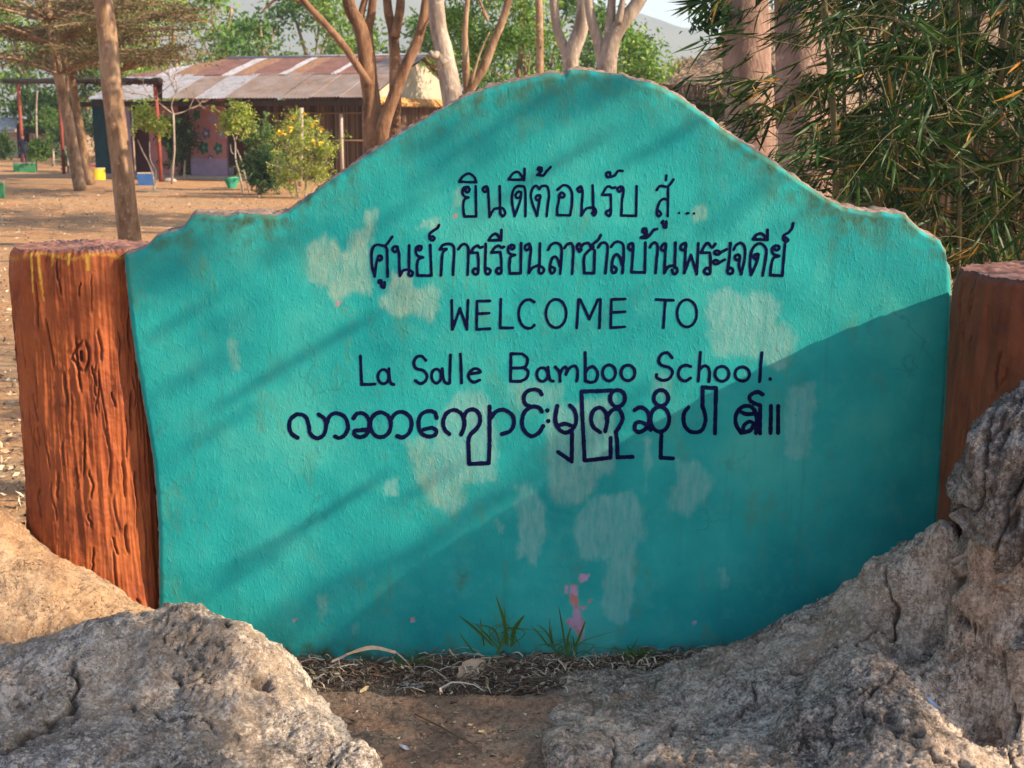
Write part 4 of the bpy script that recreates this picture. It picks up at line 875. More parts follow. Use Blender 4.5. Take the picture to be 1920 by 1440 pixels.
# ------------------------------------------------------------------ litter bed at the foot of the wall
lb = MB(); rl = np.random.default_rng(12)
def ribbon(mb, P, w, n=2):
    P = np.asarray(P, float); T = np.gradient(P, axis=0); S_ = np.cross(T, rl.normal(size=3)*.25+np.array([0, 0, 1.0])); S_ /= np.linalg.norm(S_, axis=1)[:, None]+1e-9
    w = np.linspace(1, .25, len(P))[:, None]*w/2
    V = np.stack([P-S_*w, P+S_*w], 1).reshape(-1, 3); k = len(P)
    return mb.add(V, [[2*i, 2*i+1, 2*i+3, 2*i+2] for i in range(k-1)])
tw2 = MB()
for i in range(2600):
    x = rl.uniform(-.62, .62); y = 3.31+rl.beta(2.2, 1.3)*.27
    if rl.random() < .35: x = rl.normal(.16, .17); y = rl.uniform(3.38, 3.56)
    a = rl.uniform(0, math.pi*2); ln = rl.gamma(3, .018); z0 = soil_z(x, y)+rl.uniform(0, .030)
    d = np.array([math.cos(a), math.sin(a)*.45, 0]); c = rl.normal(0, .012); h = rl.uniform(.0, .018)
    P_ = [np.array([x, y, z0])+d*ln*(t-.5)+np.array([-d[1], d[0], 0])*c*(t*2-1)**2+np.array([0, 0, h*(1-(2*t-1)**2)+rl.normal(0, .002)]) for t in np.linspace(0, 1, 5)]
    for p_ in P_: p_[1] = min(p_[1], 3.583)
    if rl.random() < .6: ribbon(lb, P_, rl.uniform(.0022, .0075))
    else: tw2.tube(P_, rl.uniform(.0008, .0024), 4, cap=False)
for i in range(240):       # upstanding fine dead grass
    x = rl.normal(.18, .24); y = rl.uniform(3.42, 3.57); z0 = soil_z(x, y); a = rl.uniform(0, 6.28); r_ = rl.uniform(.02, .07); h = rl.uniform(.01, .05)
    ribbon(lb, [np.array([x+math.cos(a)*r_*t, min(3.585, y+math.sin(a)*r_*t*.5), z0+h*math.sin(t*2.4)]) for t in np.linspace(0, 1, 6)], rl.uniform(.0016, .0036))
tag(lb.build('straw_litter', M['straw'], kind='stuff'), 'pale dead grass and straw lying along the foot of the wall', 'litter')
tag(tw2.build('twig_litter', M['twigs'], kind='stuff'), 'thin brown twigs strewn through the straw below the wall', 'litter')
# crumbs on the earth ledge
cr = MB()
for i in range(900):
    x = rl.uniform(-.55, .45); y = rl.uniform(2.85, 3.32); z0 = soil_z(x, y); s_ = rl.gamma(2, .0014)
    a = rl.normal(size=(4, 3))*s_; a[:, 2] = np.abs(a[:, 2])*.5; cr.add(a+np.array([x, y, z0+.0015]), T=[[0,1,2],[0,2,3],[0,3,1],[1,3,2]])
tag(cr.build('soil_crumbs', M['straw'], kind='stuff'), 'fine pale crumbs and leaf bits on the bare soil ledge', 'litter')

def flat_leaf(name, label, cat, px, py, Y, length, width, ang, mat, curl=.2, lift=.01, seed=0, tear=.12, tilt=.5, pz=None):
    """a dry leaf: lens outline, crinkled, real bend"""
    rg = np.random.default_rng(seed); n, m_ = 16, 9
    t = np.linspace(0, 1, n); prof = np.sin(t*math.pi)**.7*(1+tear*rg.normal(size=n)); V = []
    for i in range(n):
        for j in range(m_):
            s_ = j/(m_-1)*2-1
            V.append(((t[i]-.5)*length, s_*prof[i]*width/2, curl*width*(s_*s_)*.5+curl*length*.25*math.cos(t[i]*3)+rg.normal(0, .0009)))
    V = np.array(V); ca, sa = math.cos(ang), math.sin(ang); V = V@np.array([[ca, sa, 0], [-sa, ca, 0], [0, 0, 1]])
    ct, st = math.cos(tilt), math.sin(tilt); V = V@np.array([[1, 0, 0], [0, ct, st], [0, -st, ct]])
    c = pt(px, py, Y) if pz is None else pz
    m = mesh_np(name, V, grid_faces(n, m_)); o = link(name, m, mat, loc=[float(q) for q in c]); return tag(o, label, cat)
def onsoil(px, py, h=.012):
    c = gp(px, py, 0.0)
    for _ in range(4): c = gp(px, py, soil_z(c[0], c[1]))
    c[2] += h; return c
flat_leaf('dry_leaf', 'broad tan dry leaf leaning in the middle of the straw bed', 'leaf', 0, 0, 0, .105, .064, .75, M['dryleaf_tan'], .22, seed=1, tilt=.75, pz=onsoil(884, 1272, .022))
flat_leaf('dry_leaf', 'pale grey torn leaf on the soil right of the tan leaf', 'leaf', 0, 0, 0, .046, .034, 1.2, M['dryleaf_grey'], .3, seed=2, tear=.3, tilt=.6, pz=onsoil(966, 1290, .012))
flat_leaf('dry_leaf', 'slim straw-yellow leaf beside the left boulder', 'leaf', 0, 0, 0, .065, .012, -1.0, M['dryleaf_yellow'], .3, seed=3, tilt=.35, pz=onsoil(590, 1276, .014))
flat_leaf('dry_leaf', 'small bright straw-coloured leaf tip on the edge of the earth ledge', 'leaf', 0, 0, 0, .036, .014, .85, M['dryleaf_yellow'], .2, seed=4, tilt=.4, pz=onsoil(684, 1298, .008))
flat_leaf('dry_leaf', 'grey-green curled leaf left of the tan leaf at the front of the straw', 'leaf', 0, 0, 0, .085, .014, .0, M['dryleaf_grey'], .3, seed=5, tilt=.5, pz=onsoil(772, 1292, .010))
flat_leaf('dry_leaf', 'narrow upright pale leaf in front of the broad tan leaf', 'leaf', 0, 0, 0, .045, .012, 1.5, M['dryleaf_yellow'], .2, seed=6, tilt=.7, pz=onsoil(912, 1298, .016))
flat_leaf('dry_leaf', 'tan curled leaf to the right of the grey torn leaf', 'leaf', 0, 0, 0, .036, .012, 1.4, M['dryleaf_tan'], .5, seed=7, tilt=.6, pz=onsoil(1018, 1286, .012))
flat_leaf('dry_leaf', 'tiny grey leaf with a stalk on the bare soil at bottom left of centre', 'leaf', 0, 0, 0, .034, .011, -.5, M['dryleaf_grey'], .3, seed=8, tilt=.2, pz=onsoil(758, 1405, .005))
flat_leaf('dry_leaf', 'small yellow leaf on the bare soil near the long twig', 'leaf', 0, 0, 0, .020, .011, .4, M['dryleaf_yellow'], .4, seed=9, tilt=.2, pz=onsoil(903, 1376, .005))
flat_leaf('dry_leaf', 'ragged pale leaf scrap among the straw near the left boulder', 'leaf', 0, 0, 0, .05, .016, .5, M['dryleaf_grey'], .4, seed=10, tear=.35, tilt=.6, pz=onsoil(655, 1290, .012))
flat_leaf('dry_leaf', 'pinkish tan leaf half buried left of the broad leaf', 'leaf', 0, 0, 0, .034, .018, .3, M['dryleaf_tan'], .2, seed=11, tilt=.7, pz=onsoil(768, 1272, .014))
flat_leaf('plastic_scrap', 'thin pale blue plastic scrap on the sunlit spine of the right rock', 'scrap', 0, 0, 0, .038, .009, -1.0, M['bluescrap'], .1, seed=12, tilt=.5, pz=pt(1748, 1317, 2.72))
mbk = MB(); n = 24
t = np.linspace(0, 1, n); P0 = onsoil(590, 1268, .012); P1 = onsoil(735, 1262, .02); V = []
for i in range(n):
    c = P0*(1-t[i])+P1*t[i]+np.array([0, 0, -.012*math.sin(t[i]*math.pi)])
    for j in range(9):
        a = (j/8-.5)*2.6; r_ = .017*(.55+.45*math.sin(t[i]*math.pi)); V.append(c+np.array([0, -math.sin(a)*r_, -math.cos(a)*r_*.7+.012]))
tag(link('bark_strip', mesh_np('bark_strip', np.array(V), grid_faces(n, 9)), M['dryleaf_brown']), 'long curled brown bark strip lying behind the left boulder at the wall foot', 'bark strip')
tl = MB(); tl.tube(spline([onsoil(778, 1343, .006), onsoil(812, 1362, .010), onsoil(850, 1382, .008), onsoil(885, 1398, .006), onsoil(903, 1414, .004)], 6), np.linspace(.0026, .0014, 25), 6, .3)
tl.tube(spline([onsoil(838, 1377, .008), onsoil(850, 1392, .006), onsoil(858, 1402, .004)], 5), .0012, 5)
tag(tl.build('twig', M['twigs']), 'long dark twig lying on the bare soil at the bottom centre', 'twig')
tl = MB(); tl.tube(spline([onsoil(785, 1246, .0), pt(805, 1226, 3.56), pt(824, 1212, 3.57)], 5), np.linspace(.0020, .0028, 11), 6, .3); tag(tl.build('twig', M['twigs']), 'short dark twig sticking up against the wall left of the grass', 'twig')
tl = MB()
for k_, (a, b, c) in enumerate([((742,1222),(690,1213),(622,1240)), ((742,1224),(700,1216),(650,1226)), ((742,1222),(760,1238),(775,1258))]):
    P_ = spline([pt(*a, 3.52), pt(*b, 3.50), pt(*c, 3.47)], 8); w_ = .006 if k_ == 0 else .004
    Vv = np.stack([P_+np.array([0, 0, w_/2]), P_+np.array([0, -w_*.6, -w_/2])], 1).reshape(-1, 3); tl.add(Vv, [[2*i, 2*i+1, 2*i+3, 2*i+2] for i in range(len(P_)-1)])
tag(tl.build('dead_grass_blade', M['dryleaf_tan']), 'arched dead grass blade bent over the straw near the left end of the bed', 'grass blade')

def tuft(name, label, blades):
    base = blades[0][0]; c = onsoil(*base, 0)
    root = empty(name, c, label, 'grass tuft')
    extra = [((base[0]+rl.normal(0,14), base[1]+rl.normal(2,5)), (base[0]+rl.normal(0,24), base[1]-rl.uniform(14,34)), (base[0]+rl.normal(0,46), base[1]-rl.uniform(10,62)), 2.2) for _ in range(9)]
    for (bx, by), (mx, my), (tx, ty), w in blades+extra:
        b0 = pt(bx, by, 3.54); b1 = pt(mx, my, 3.535+rl.uniform(-.02, .02)); b2 = pt(tx, ty, 3.53+rl.uniform(-.05, .03)); P_ = spline([b0, b1, b2], 7)
        k = len(P_); tt = np.linspace(0, 1, k); ww = (1.15*w/F*3.54)*np.sin(np.clip(tt*.93+.07, 0, 1)*math.pi)**.6*(1-.3*tt)
        S_ = np.cross(np.gradient(P_, axis=0), np.array([.2, 1, 0])); S_ /= np.linalg.norm(S_, axis=1)[:, None]
        V = np.stack([P_-S_*ww[:, None]/2, P_+np.array([0, .0012, 0]), P_+S_*ww[:, None]/2], 1).reshape(-1, 3)
        link('blade', mesh_np('blade', V, grid_faces(k, 3)), M['grass'], root)
tuft('grass_tuft', 'tallest green grass tuft at the foot of the wall, left of the pink chipped paint',
 [((952,1212),(945,1165),(928,1112),7),((948,1212),(947,1172),(946,1136),4),((958,1214),(965,1180),(984,1152),9),((935,1215),(912,1190),(890,1168),4),((925,1212),(890,1178),(858,1152),6),((908,1212),(903,1184),(900,1157),4),((890,1225),(874,1205),(860,1184),4),((930,1228),(945,1195),(955,1170),6),((940,1216),(925,1180),(880,1168),4),((925,1232),(920,1245),(921,1262),5)])
tuft('grass_tuft', 'thin sparse green grass tuft just under the pink chipped paint',
 [((1062,1232),(1055,1180),(1047,1134),4),((1063,1232),(1064,1200),(1071,1174),5),((1078,1214),(1088,1190),(1098,1164),5),((1035,1215),(1031,1185),(1031,1156),3),((1038,1218),(1034,1190),(1035,1170),3),((1030,1214),(1012,1190),(994,1172),4),((1040,1212),(1024,1185),(1006,1170),4),((1078,1225),(1076,1205),(1073,1190),3),((1050,1235),(1030,1210),(1005,1212),3)])
tuft('grass_tuft', 'small dull green grass tuft near the right end of the straw bed',
 [((1192,1250),(1185,1225),(1174,1208),6),((1196,1245),(1200,1225),(1206,1212),4),((1190,1252),(1178,1232),(1168,1214),4),((1195,1248),(1190,1228),(1185,1215),4)])
tuft('grass_tuft', 'low green grass blades beside the arched dead blade on the left',
 [((772,1262),(755,1245),(735,1228),8),((774,1264),(758,1252),(738,1246),5),((808,1262),(795,1256),(784,1250),6),((790,1270),(770,1266),(748,1262),5)])

# ------------------------------------------------------------------ long classroom building
C0 = np.array([-3.75, 34.0, 0]); E1 = np.array([-.951, .309, 0]); E2 = np.array([.309, .951, 0])
def B(u, v, z): return C0+E1*u+E2*v+np.array([0, 0, z])
def bbox8(u0, u1, v0, v1, z0, z1):
    return [B(u1, v0, z0), B(u0, v0, z0), B(u0, v1, z0), B(u1, v1, z0), B(u1, v0, z1), B(u0, v0, z1), B(u0, v1, z1), B(u1, v1, z1)]
bl = empty('classroom_building', B(4.5, 3.5, 0), 'long low classroom with a patched rusty corrugated roof, pink flower mural and bamboo walls', 'building')
def panel(name, mat, u0, u1, v0, v1, z0, z1, parent=bl, lab=None):
    o = MB().hexa(bbox8(u0, u1, v0, v1, z0, z1)).build(name, mat, parent, smooth=False)
    if lab: o['label'] = lab
    return o
RZ, KZ, EZ = 3.32, 2.80, 2.12
def rz(v): return KZ+(RZ-KZ)*(v-1.55)/(3.5-1.55) if v > 1.55 else EZ+(KZ-EZ)*(v+.45)/2.0
def sheet(u0, u1, v0, v1, dz, mat, vtop=None):
    nu = 26; u = np.linspace(u0, u1, nu); V = []
    for i in range(nu):
        t = (u[i]-u0)/(u1-u0); va = v1 if vtop is None else vtop[0]*(1-t)+vtop[1]*t
        for w in np.linspace(0, 1, 4):
            v = v0+(va-v0)*w; V.append(B(u[i], v, rz(v)+dz+.014*math.sin(u[i]*2*math.pi/.10)+.006*math.sin(v*5+u0*9)))
    return link('roof_sheet', mesh_np('roof_sheet', np.array(V), grid_faces(nu, 4)), mat, bl)
top_c = ['zincleaf','rust','rust','zinc','rust','rust','rust','zinc','rust','rust','zinc','rust']
low_c = ['zincleaf','zincleaf','zincleaf','zincleaf','zincleaf','zinc','zincleaf','zinc','zinc','zinc','zinc','zinc']
u0 = -.35; sl = lambda u: 3.5 if u < 5.9 else max(1.7, 3.5-(u-5.9)*1.0)
for i, (wd_, mt) in enumerate([(1.15,'zincleaf'),(.6,'rust'),(.22,'zinc'),(.85,'rust'),(.45,'rustleaf'),(.25,'zinc'),(.9,'rust'),(.5,'rustleaf'),(.38,'zinc'),(.9,'rust'),(.7,'rustleaf'),(.5,'zinc'),(.9,'rust'),(.9,'rustleaf')]):
    if u0 > 7.7: break
    u1 = min(7.95, u0+wd_+.03); sheet(u0, u1, 1.45, 3.5, .012+.006*(i % 2), M[mt], (sl(u0), sl(u1))); u0 += wd_
for i in range(10):
    u0 = -.35+i*.83; u1 = u0+.84; sheet(u0, u1, -.45+.03*math.sin(i*2.1), 1.6, .006+.006*(i % 2), M[low_c[i]])
mb = MB()
for i in range(2): pass
for u0, u1 in ((-.35, 5.9),):
    V = []; nu = 60
    for u in np.linspace(u0, u1, nu):
        for v in (3.5, 4.6, 5.8, 7.4): V.append(B(u, v, RZ-(v-3.5)*.32+.012*math.sin(u*60)))
    o = link('roof_sheet', mesh_np('roof_sheet', np.array(V), grid_faces(nu, 4)), M['rust'], bl)
mb = MB(); mb.tube([B(-.4, 3.5, RZ+.03), B(5.95, 3.5, RZ+.03)], .05, 6); mb.build('ridge_cap', M['zinc'], bl)
panel('eave_board', M['darkwood'], -.3, 8.7, -.36, -.30, 1.93, 2.06)
mb = MB()
for u in np.arange(-.2, 5.8, .9): mb.tube([B(u, -.3, 2.06), B(u, 1.55, 2.72), B(u, 3.4, 3.2)], .035, 5)
mb.build('rafters', M['darkwood'], bl)
# gable end
mb = MB(); gv = [B(-.12, .15, 2.12), B(-.12, 6.9, 2.12), B(-.12, 3.5, RZ-.06), B(-.06, .15, 2.12), B(-.06, 6.9, 2.12), B(-.06, 3.5, RZ-.06)]
mb.add(gv, [[0, 3, 4, 1], [0, 2, 5, 3], [1, 4, 5, 2]], [[0, 1, 2], [3, 5, 4]]); mb.build('gable_panel', M['cream'], bl, smooth=False)
mb = MB()
for k in range(240):
    v = .0+7.0*k/240; h = .14+.08*random.random(); a = B(-.16-.16*random.random(), v, 2.14); b = B(-.42-.1*random.random(), v+.02, 2.14-h)
    mb.tube([a, b], .03, 4, cap=False)
mb.build('eave_fringe', M['fringe'], bl)
def slats(u0, u1, v, z0, z1, n, gable=False):
    mb = MB()
    for k in range(n):
        t = (k+.5)/n; uu = u0+(u1-u0)*t; r_ = abs(u1-u0)/n*.52; h = z1-random.random()*.06
        A_, B_ = (B(uu, v, z0), B(uu, v, h)) if not gable else (B(-.02, uu, z0), B(-.02, uu, h))
        mb.tube([A_, (A_+B_)/2+np.random.default_rng(k).normal(0, .006, 3), B_], r_, 5, cap=False)
    o = mb.build('bamboo_slats', M['bamslat'], bl); o['kind'] = 'stuff'; return o
slats(0, 3.0, .35, 0, 2.1, 74); slats(.3, 7.0, 0, 0, 2.1, 130, True)
mb = MB(); mb.tube([B(0, .28, 1.05), B(3, .28, 1.05)], .025, 5); mb.tube([B(0, .28, 1.75), B(3, .28, 1.75)], .025, 5); mb.build('bamboo_rail', M['bamslat'], bl)
mb = MB(); mb.tube([B(.55, -.25, 0), B(.55, -.25, 1.72)], .045, 8); mb.build('post', M['rimc'], bl)
panel('wall', M['maroon'], 3.0, 4.35, .9, 1.0, 0, 2.35); panel('wall', M['pink'], 4.35, 5.45, .55, .65, .12, 2.2, lab='pink wall painted with green and grey flowers')
panel('wall_base', M['lilac'], 4.34, 5.46, .53, .56, .1, .55)
panel('door', M['maroon'], 5.45, 5.95, .85, .9, .1, 2.0); panel('wall', M['pink'], 5.95, 6.9, .8, .88, .1, 2.1); panel('door', M['maroon'], 6.9, 7.45, .9, .95, .1, 2.0)
panel('wall', M['lilac'], 7.45, 7.8, .75, .83, .1, 2.1); panel('wall', M['teal'], 7.8, 8.7, .8, .9, 0, 2.2, lab='dark teal painted wall')
panel('wall', M['darkwood'], 0, 8.0, 6.4, 6.5, 0, 2.2); panel('floor_slab', M['rimc'], 3, 8.7, .1, 6.4, 0, .1)
def bflower(u, z, r, petal, cenm, v=.548):
    mb = MB(); n = 40; V = [B(u, v, z)]
    for i in range(n):
        a = i*2*math.pi/n; q = r*(.62+.38*abs(math.cos(a*2.5)))
        V.append(B(u+q*math.cos(a), v, z+q*math.sin(a)*1.15))
    o = mb.add(V, T=[[0, 1+i, 1+(i+1) % n] for i in range(n)]).build('painted_flower', petal, bl, smooth=False)
    m2 = MB(); V = [B(u, v-.004, z)]+[B(u+r*.3*math.cos(i*.6), v-.004, z+r*.3*math.sin(i*.6)) for i in range(11)]
    m2.add(V, T=[[0, 1+i, 1+(i+1) % 11] for i in range(11)]).build('flower_centre', cenm, o, smooth=False)
grn = simple('green_mural_paint', (.02, .14, .11), (.03, .18, .14), 4, bump=0); gry = simple('slate_mural_paint', (.12, .13, .22), (.16, .17, .26), 4, bump=0)
bflower(4.95, 1.22, .15, gry, M['white']); bflower(5.05, .84, .17, grn, M['plastic_grey']); bflower(4.6, .82, .15, grn, M['plastic_grey'])
bflower(5.22, 1.72, .14, M['green'], M['red']); bflower(4.72, 1.62, .13, M['lilac'], M['lilac']); bflower(5.3, .5, .11, M['plastic_grey'], M['white']); bflower(4.5, 1.2, .12, M['lilac'], M['white'])
bflower(5.3, 1.2, .09, gry, grn); bflower(4.85, .56, .10, gry, M['white'])

# covered walkway frame of red posts
wf = empty('walkway_frame', gp(210, 335), 'red-brown steel posts carrying a dark thatched walkway beam at the left', 'walkway')
PT = [(302, 341), (208, 331), (120, 326), (43, 305)]; tops = []
for k, (px, py) in enumerate(PT):
    g = gp(px, py); dy = (py-150); tp = pt(px-dy*.062, 152, g[1]); tops.append(tp)
    MB().tube([g, (g+tp)/2+np.array([.01, 0, 0]), tp], .055 if k < 3 else .07, 8).build('post', M['redpost'], wf)
tops.append(tops[-1]+(tops[-1]-tops[-2])*.5); t0 = tops[0]+(tops[0]-tops[1])*.1
mb = MB(); mb.tube(spline([t0]+tops, 8), .085, 8, .5, 4)
for i in range(500):
    t = random.random()*(len(tops)-1); k = int(t); c = tops[k]*(1-t+k)+tops[min(k+1, len(tops)-1)]*(t-k)
    d = np.array([random.gauss(0, .12), random.gauss(0, .1), random.gauss(0, .03)]); mb.tube([c+d, c+d+np.array([random.gauss(0, .12), .0, random.gauss(-.03, .05)])], .012, 3, cap=False)
mb.build('thatched_beam', M['darkwood'], wf)
mb = MB(); b0 = tops[0]; mb.add([b0+np.array([.0, -.1, .0]), b0+np.array([.22, -.1, -.05]), b0+np.array([.2, -.12, -.5]), b0+np.array([.08, -.1, -.42]), b0+np.array([.06, 0, -.2])], None, [[0, 1, 4], [1, 2, 4], [2, 3, 4]]); mb.build('hanging_cloth', M['darkwood'], wf)

# painted ring planters / seats
def planter(label, px, py, wpx, hpx, mat, square=False, grp='painted concrete planters by the walkway'):
    g = gp(px, py); k = g[1]/F; r = wpx/2*k; h = hpx*k; root = empty('planter', g, label, 'planter', grp)
    n = 4 if square else 28; a = np.arange(n)*2*math.pi/n+(math.pi/4+.25 if square else 0); s = 1.28 if square else 1
    prof = [(1.0, 0, 0), (1.0, h*.5, 0), (1.0, h*.93, 0)]
    V = []; 
    for rr, z_, _ in [(1.0, -.03, 0), (1.01, h*.5, 0), (1.0, h*.92, 0)]:
        V += [g+np.array([math.cos(t)*r*rr*s, math.sin(t)*r*rr*s, z_]) for t in a]
    nn = n; Q = [[l*nn+j, l*nn+(j+1) % nn, (l+1)*nn+(j+1) % nn, (l+1)*nn+j] for l in range(2) for j in range(nn)]
    MB().add(V, Q).build('ring', mat, root, smooth=not square)
    V = []
    for rr, z_ in [(1.02, h*.92), (1.03, h), (.82, h), (.80, h*.75)]: V += [g+np.array([math.cos(t)*r*rr*s, math.sin(t)*r*rr*s, z_]) for t in a]
    Q = [[l*nn+j, l*nn+(j+1) % nn, (l+1)*nn+(j+1) % nn, (l+1)*nn+j] for l in range(3) for j in range(nn)]
    MB().add(V, Q).build('rim', M['rimc'], root, smooth=not square)
    V = [g+np.array([0, 0, h*.76])]+[g+np.array([math.cos(t)*r*.81*s, math.sin(t)*r*.81*s, h*.75]) for t in a]
    MB().add(V, T=[[0, 1+j, 1+(j+1) % nn] for j in range(nn)]).build('soil_fill', M['soil'], root)
planter('round yellow concrete planter beside the red post', 184, 337, 27, 22, M['yellow']); planter('second yellow planter half hidden behind the first one', 199, 331, 16, 17, M['yellow'])
planter('wide green concrete planter at the foot of the farthest red post', 48, 322, 42, 17, M['green'], True); planter('blue square concrete planter right of the near tree trunk', 274, 346, 32, 22, M['blue'], True)
planter('dull red planter behind the yellow ones', 168, 316, 26, 9, M['red'], True); planter('pale green block planter cut off by the left edge', -6, 371, 30, 30, M['green'], True)
g = gp(434, 352); k = g[1]/F; root = empty('crumpled_basin', g, 'crumpled green plastic basin on the ground by the young trees', 'basin')
V = []; n = 22
for rr, z_ in [(.5, 0), (.75, 6*k), (1.0, 14*k), (1.08, 15*k), (.95, 13*k), (.6, 3*k)]:
    for j in range(n):
        t = j*2*math.pi/n; q = 14*k*rr*(1+.16*math.sin(3*t+1)); V.append(g+np.array([math.cos(t)*q, math.sin(t)*q, z_+.5*k*10*rr*max(0, math.sin(t*1.0+2.5))*(rr > .7)]))
MB().add(V, grid_faces(6, n)[:, :] if False else [[l*n+j, l*n+(j+1) % n, (l+1)*n+(j+1) % n, (l+1)*n+j] for l in range(5) for j in range(n)]).build('basin_body', M['plastic_green'], root)
g = gp(408, 333); k = g[1]/F; root = empty('pail', g, 'pale grey pail standing against the pink mural wall', 'pail')
V = []
for rr, z_ in [(0, 0), (.75, 0), (.95, 18*k), (1.0, 21*k), (1.08, 21.5*k), (.9, 20*k), (.7, 3*k), (0, 3*k)]:
    V += [g+np.array([math.cos(j*.314)*7*k*rr, math.sin(j*.314)*7*k*rr, z_]) for j in range(20)]
MB().add(V, [[l*20+j, l*20+(j+1) % 20, (l+1)*20+(j+1) % 20, (l+1)*20+j] for l in range(7) for j in range(20)]).build('pail_body', M['plastic_grey'], root)
mb = MB(); mb.tube([g+np.array([7*k*math.cos(a), 0, 21*k+3*k*math.sin(a)]) for a in np.linspace(0, math.pi, 9)], .006, 5); mb.build('handle', M['plastic_grey'], root)
g = gp(319, 341); bb = MB(); a = np.random.default_rng(4)
N_ = np.array([[math.cos(u)*math.cos(v), math.sin(u)*math.cos(v), math.sin(v)] for u in np.linspace(0, 6.283, 18, endpoint=False) for v in np.linspace(-1.5, 1.5, 9)])
P_ = N_*np.array([.17, .12, .07])*(1+.25*noise3(N_*2, 3))[:, None]+g+np.array([0, 0, .03]); tag(link('stone', mesh_np('stone', P_, grid_faces(18, 9, True)), M['rimc']), 'flat pale stone on the ground right of the near red post', 'stone')

# small house far left
hp = gp(30, 306); hY = 58.0; hh = empty('small_house', (pt(20,300,hY)[0], hY, 0), 'small white-walled house with a pale roof at the far left', 'house')
def q3(px, py, Y): return pt(px, py, Y)
mb = MB(); xl, xr_ = pt(-60,0,hY)[0], pt(84,0,hY)[0]; zt = pt(0,248,hY)[2]
mb.box(((xl+xr_)/2, hY+2.2, zt/2), (xr_-xl, 4, zt)); mb.build('wall', M['white'], hh, smooth=False)
ap = pt(38, 222, hY); el = pt(-80, 238, hY-.6); 
mb = MB(); a_ = pt(36,223,hY+.3); b_ = pt(94,250,hY-.5); c_ = pt(-60,250,hY-.5); up_ = pt(-70,226,hY+2)
mb.hexa([c_+np.array([0,-.3,0]), pt(28,246,hY-.8), a_, up_, c_+np.array([0,-.3,.08]), pt(28,246,hY-.8)+np.array([0,0,.08]), a_+np.array([0,0,.08]), up_+np.array([0,0,.08])]); mb.build('roof', M['zinc'], hh, smooth=False)
mb = MB(); d8 = pt(40,250,hY-.8); mb.hexa([d8, b_, b_+np.array([.2,4,0]), a_, d8+np.array([0,0,.06]), b_+np.array([0,0,.06]), b_+np.array([.2,4,.06]), a_+np.array([0,0,.06])]); mb.build('roof', M['darkwood'], hh, smooth=False)
mb = MB(); dw = pt(22,0,hY)[0]; mb.box((dw, hY+.17, .75), (.5, .08, 1.5)); mb.build('door', M['maroon'], hh, smooth=False)

# distant person in dark clothes
def person(px, py, hpx, label):
    g = gp(px, py); s = hpx*g[1]/F/1.7
    vs = [(0,0,.92),(0,0,1.10),(0,0,1.30),(0,.01,1.42),(0,0,1.50),(0,0,1.60),(.10,0,.88),(.11,.02,.48),(.11,.0,.08),(.12,-.10,.03),(-.10,0,.88),(-.12,-.02,.48),(-.12,.02,.08),(-.13,-.08,.03),(.19,0,1.38),(.24,.02,1.12),(.22,-.06,.90),(-.19,0,1.38),(-.25,.02,1.12),(-.22,-.05,.90)]
    es = [(0,1),(1,2),(2,3),(3,4),(4,5),(0,6),(6,7),(7,8),(8,9),(0,10),(10,11),(11,12),(12,13),(2,14),(14,15),(15,16),(2,17),(17,18),(18,19)]
    rd = [.13,.12,.14,.07,.055,.105,.09,.065,.045,.035,.09,.065,.045,.035,.06,.045,.032,.06,.045,.032]
    bmh = bmesh.new(); sk = bmh.verts.layers.skin.verify(); vv = [bmh.verts.new((x*s, y*s, z*s)) for x, y, z in vs]
    for a, b in es: bmh.edges.new((vv[a], vv[b]))
    for i, r_ in enumerate(rd): vv[i][sk].radius = (r_*s, r_*s*.8); vv[i][sk].use_root = (i == 0)
    m = bpy.data.meshes.new('body'); bmh.to_mesh(m); bmh.free(); m.materials.append(M['navy'])
    o = bpy.data.objects.new('person', m); COL.objects.link(o); o.location = g; o.modifiers.new('skin', 'SKIN'); sb = o.modifiers.new('sub', 'SUBSURF'); sb.levels = sb.render_levels = 1
    tag(o, label, 'person')
    mb = MB(); N2 = N_*np.array([.095, .105, .125])*s+np.array([0, -.01*s, 1.60*s]); mb.add(N2, grid_faces(18, 9, True)); h = mb.build('head', M['skin']); h.parent = o
    mb = MB(); N2 = N_*np.array([.10, .11, .11])*s+np.array([0, .02*s, 1.645*s]); mb.add(N2, grid_faces(18, 9, True)); h = mb.build('hair', M['navy']); h.parent = o
person(46, 318, 62, 'distant person in dark navy clothes standing behind the farthest red post')

# ------------------------------------------------------------------ trees
TG = 'tall trees around the school yard'
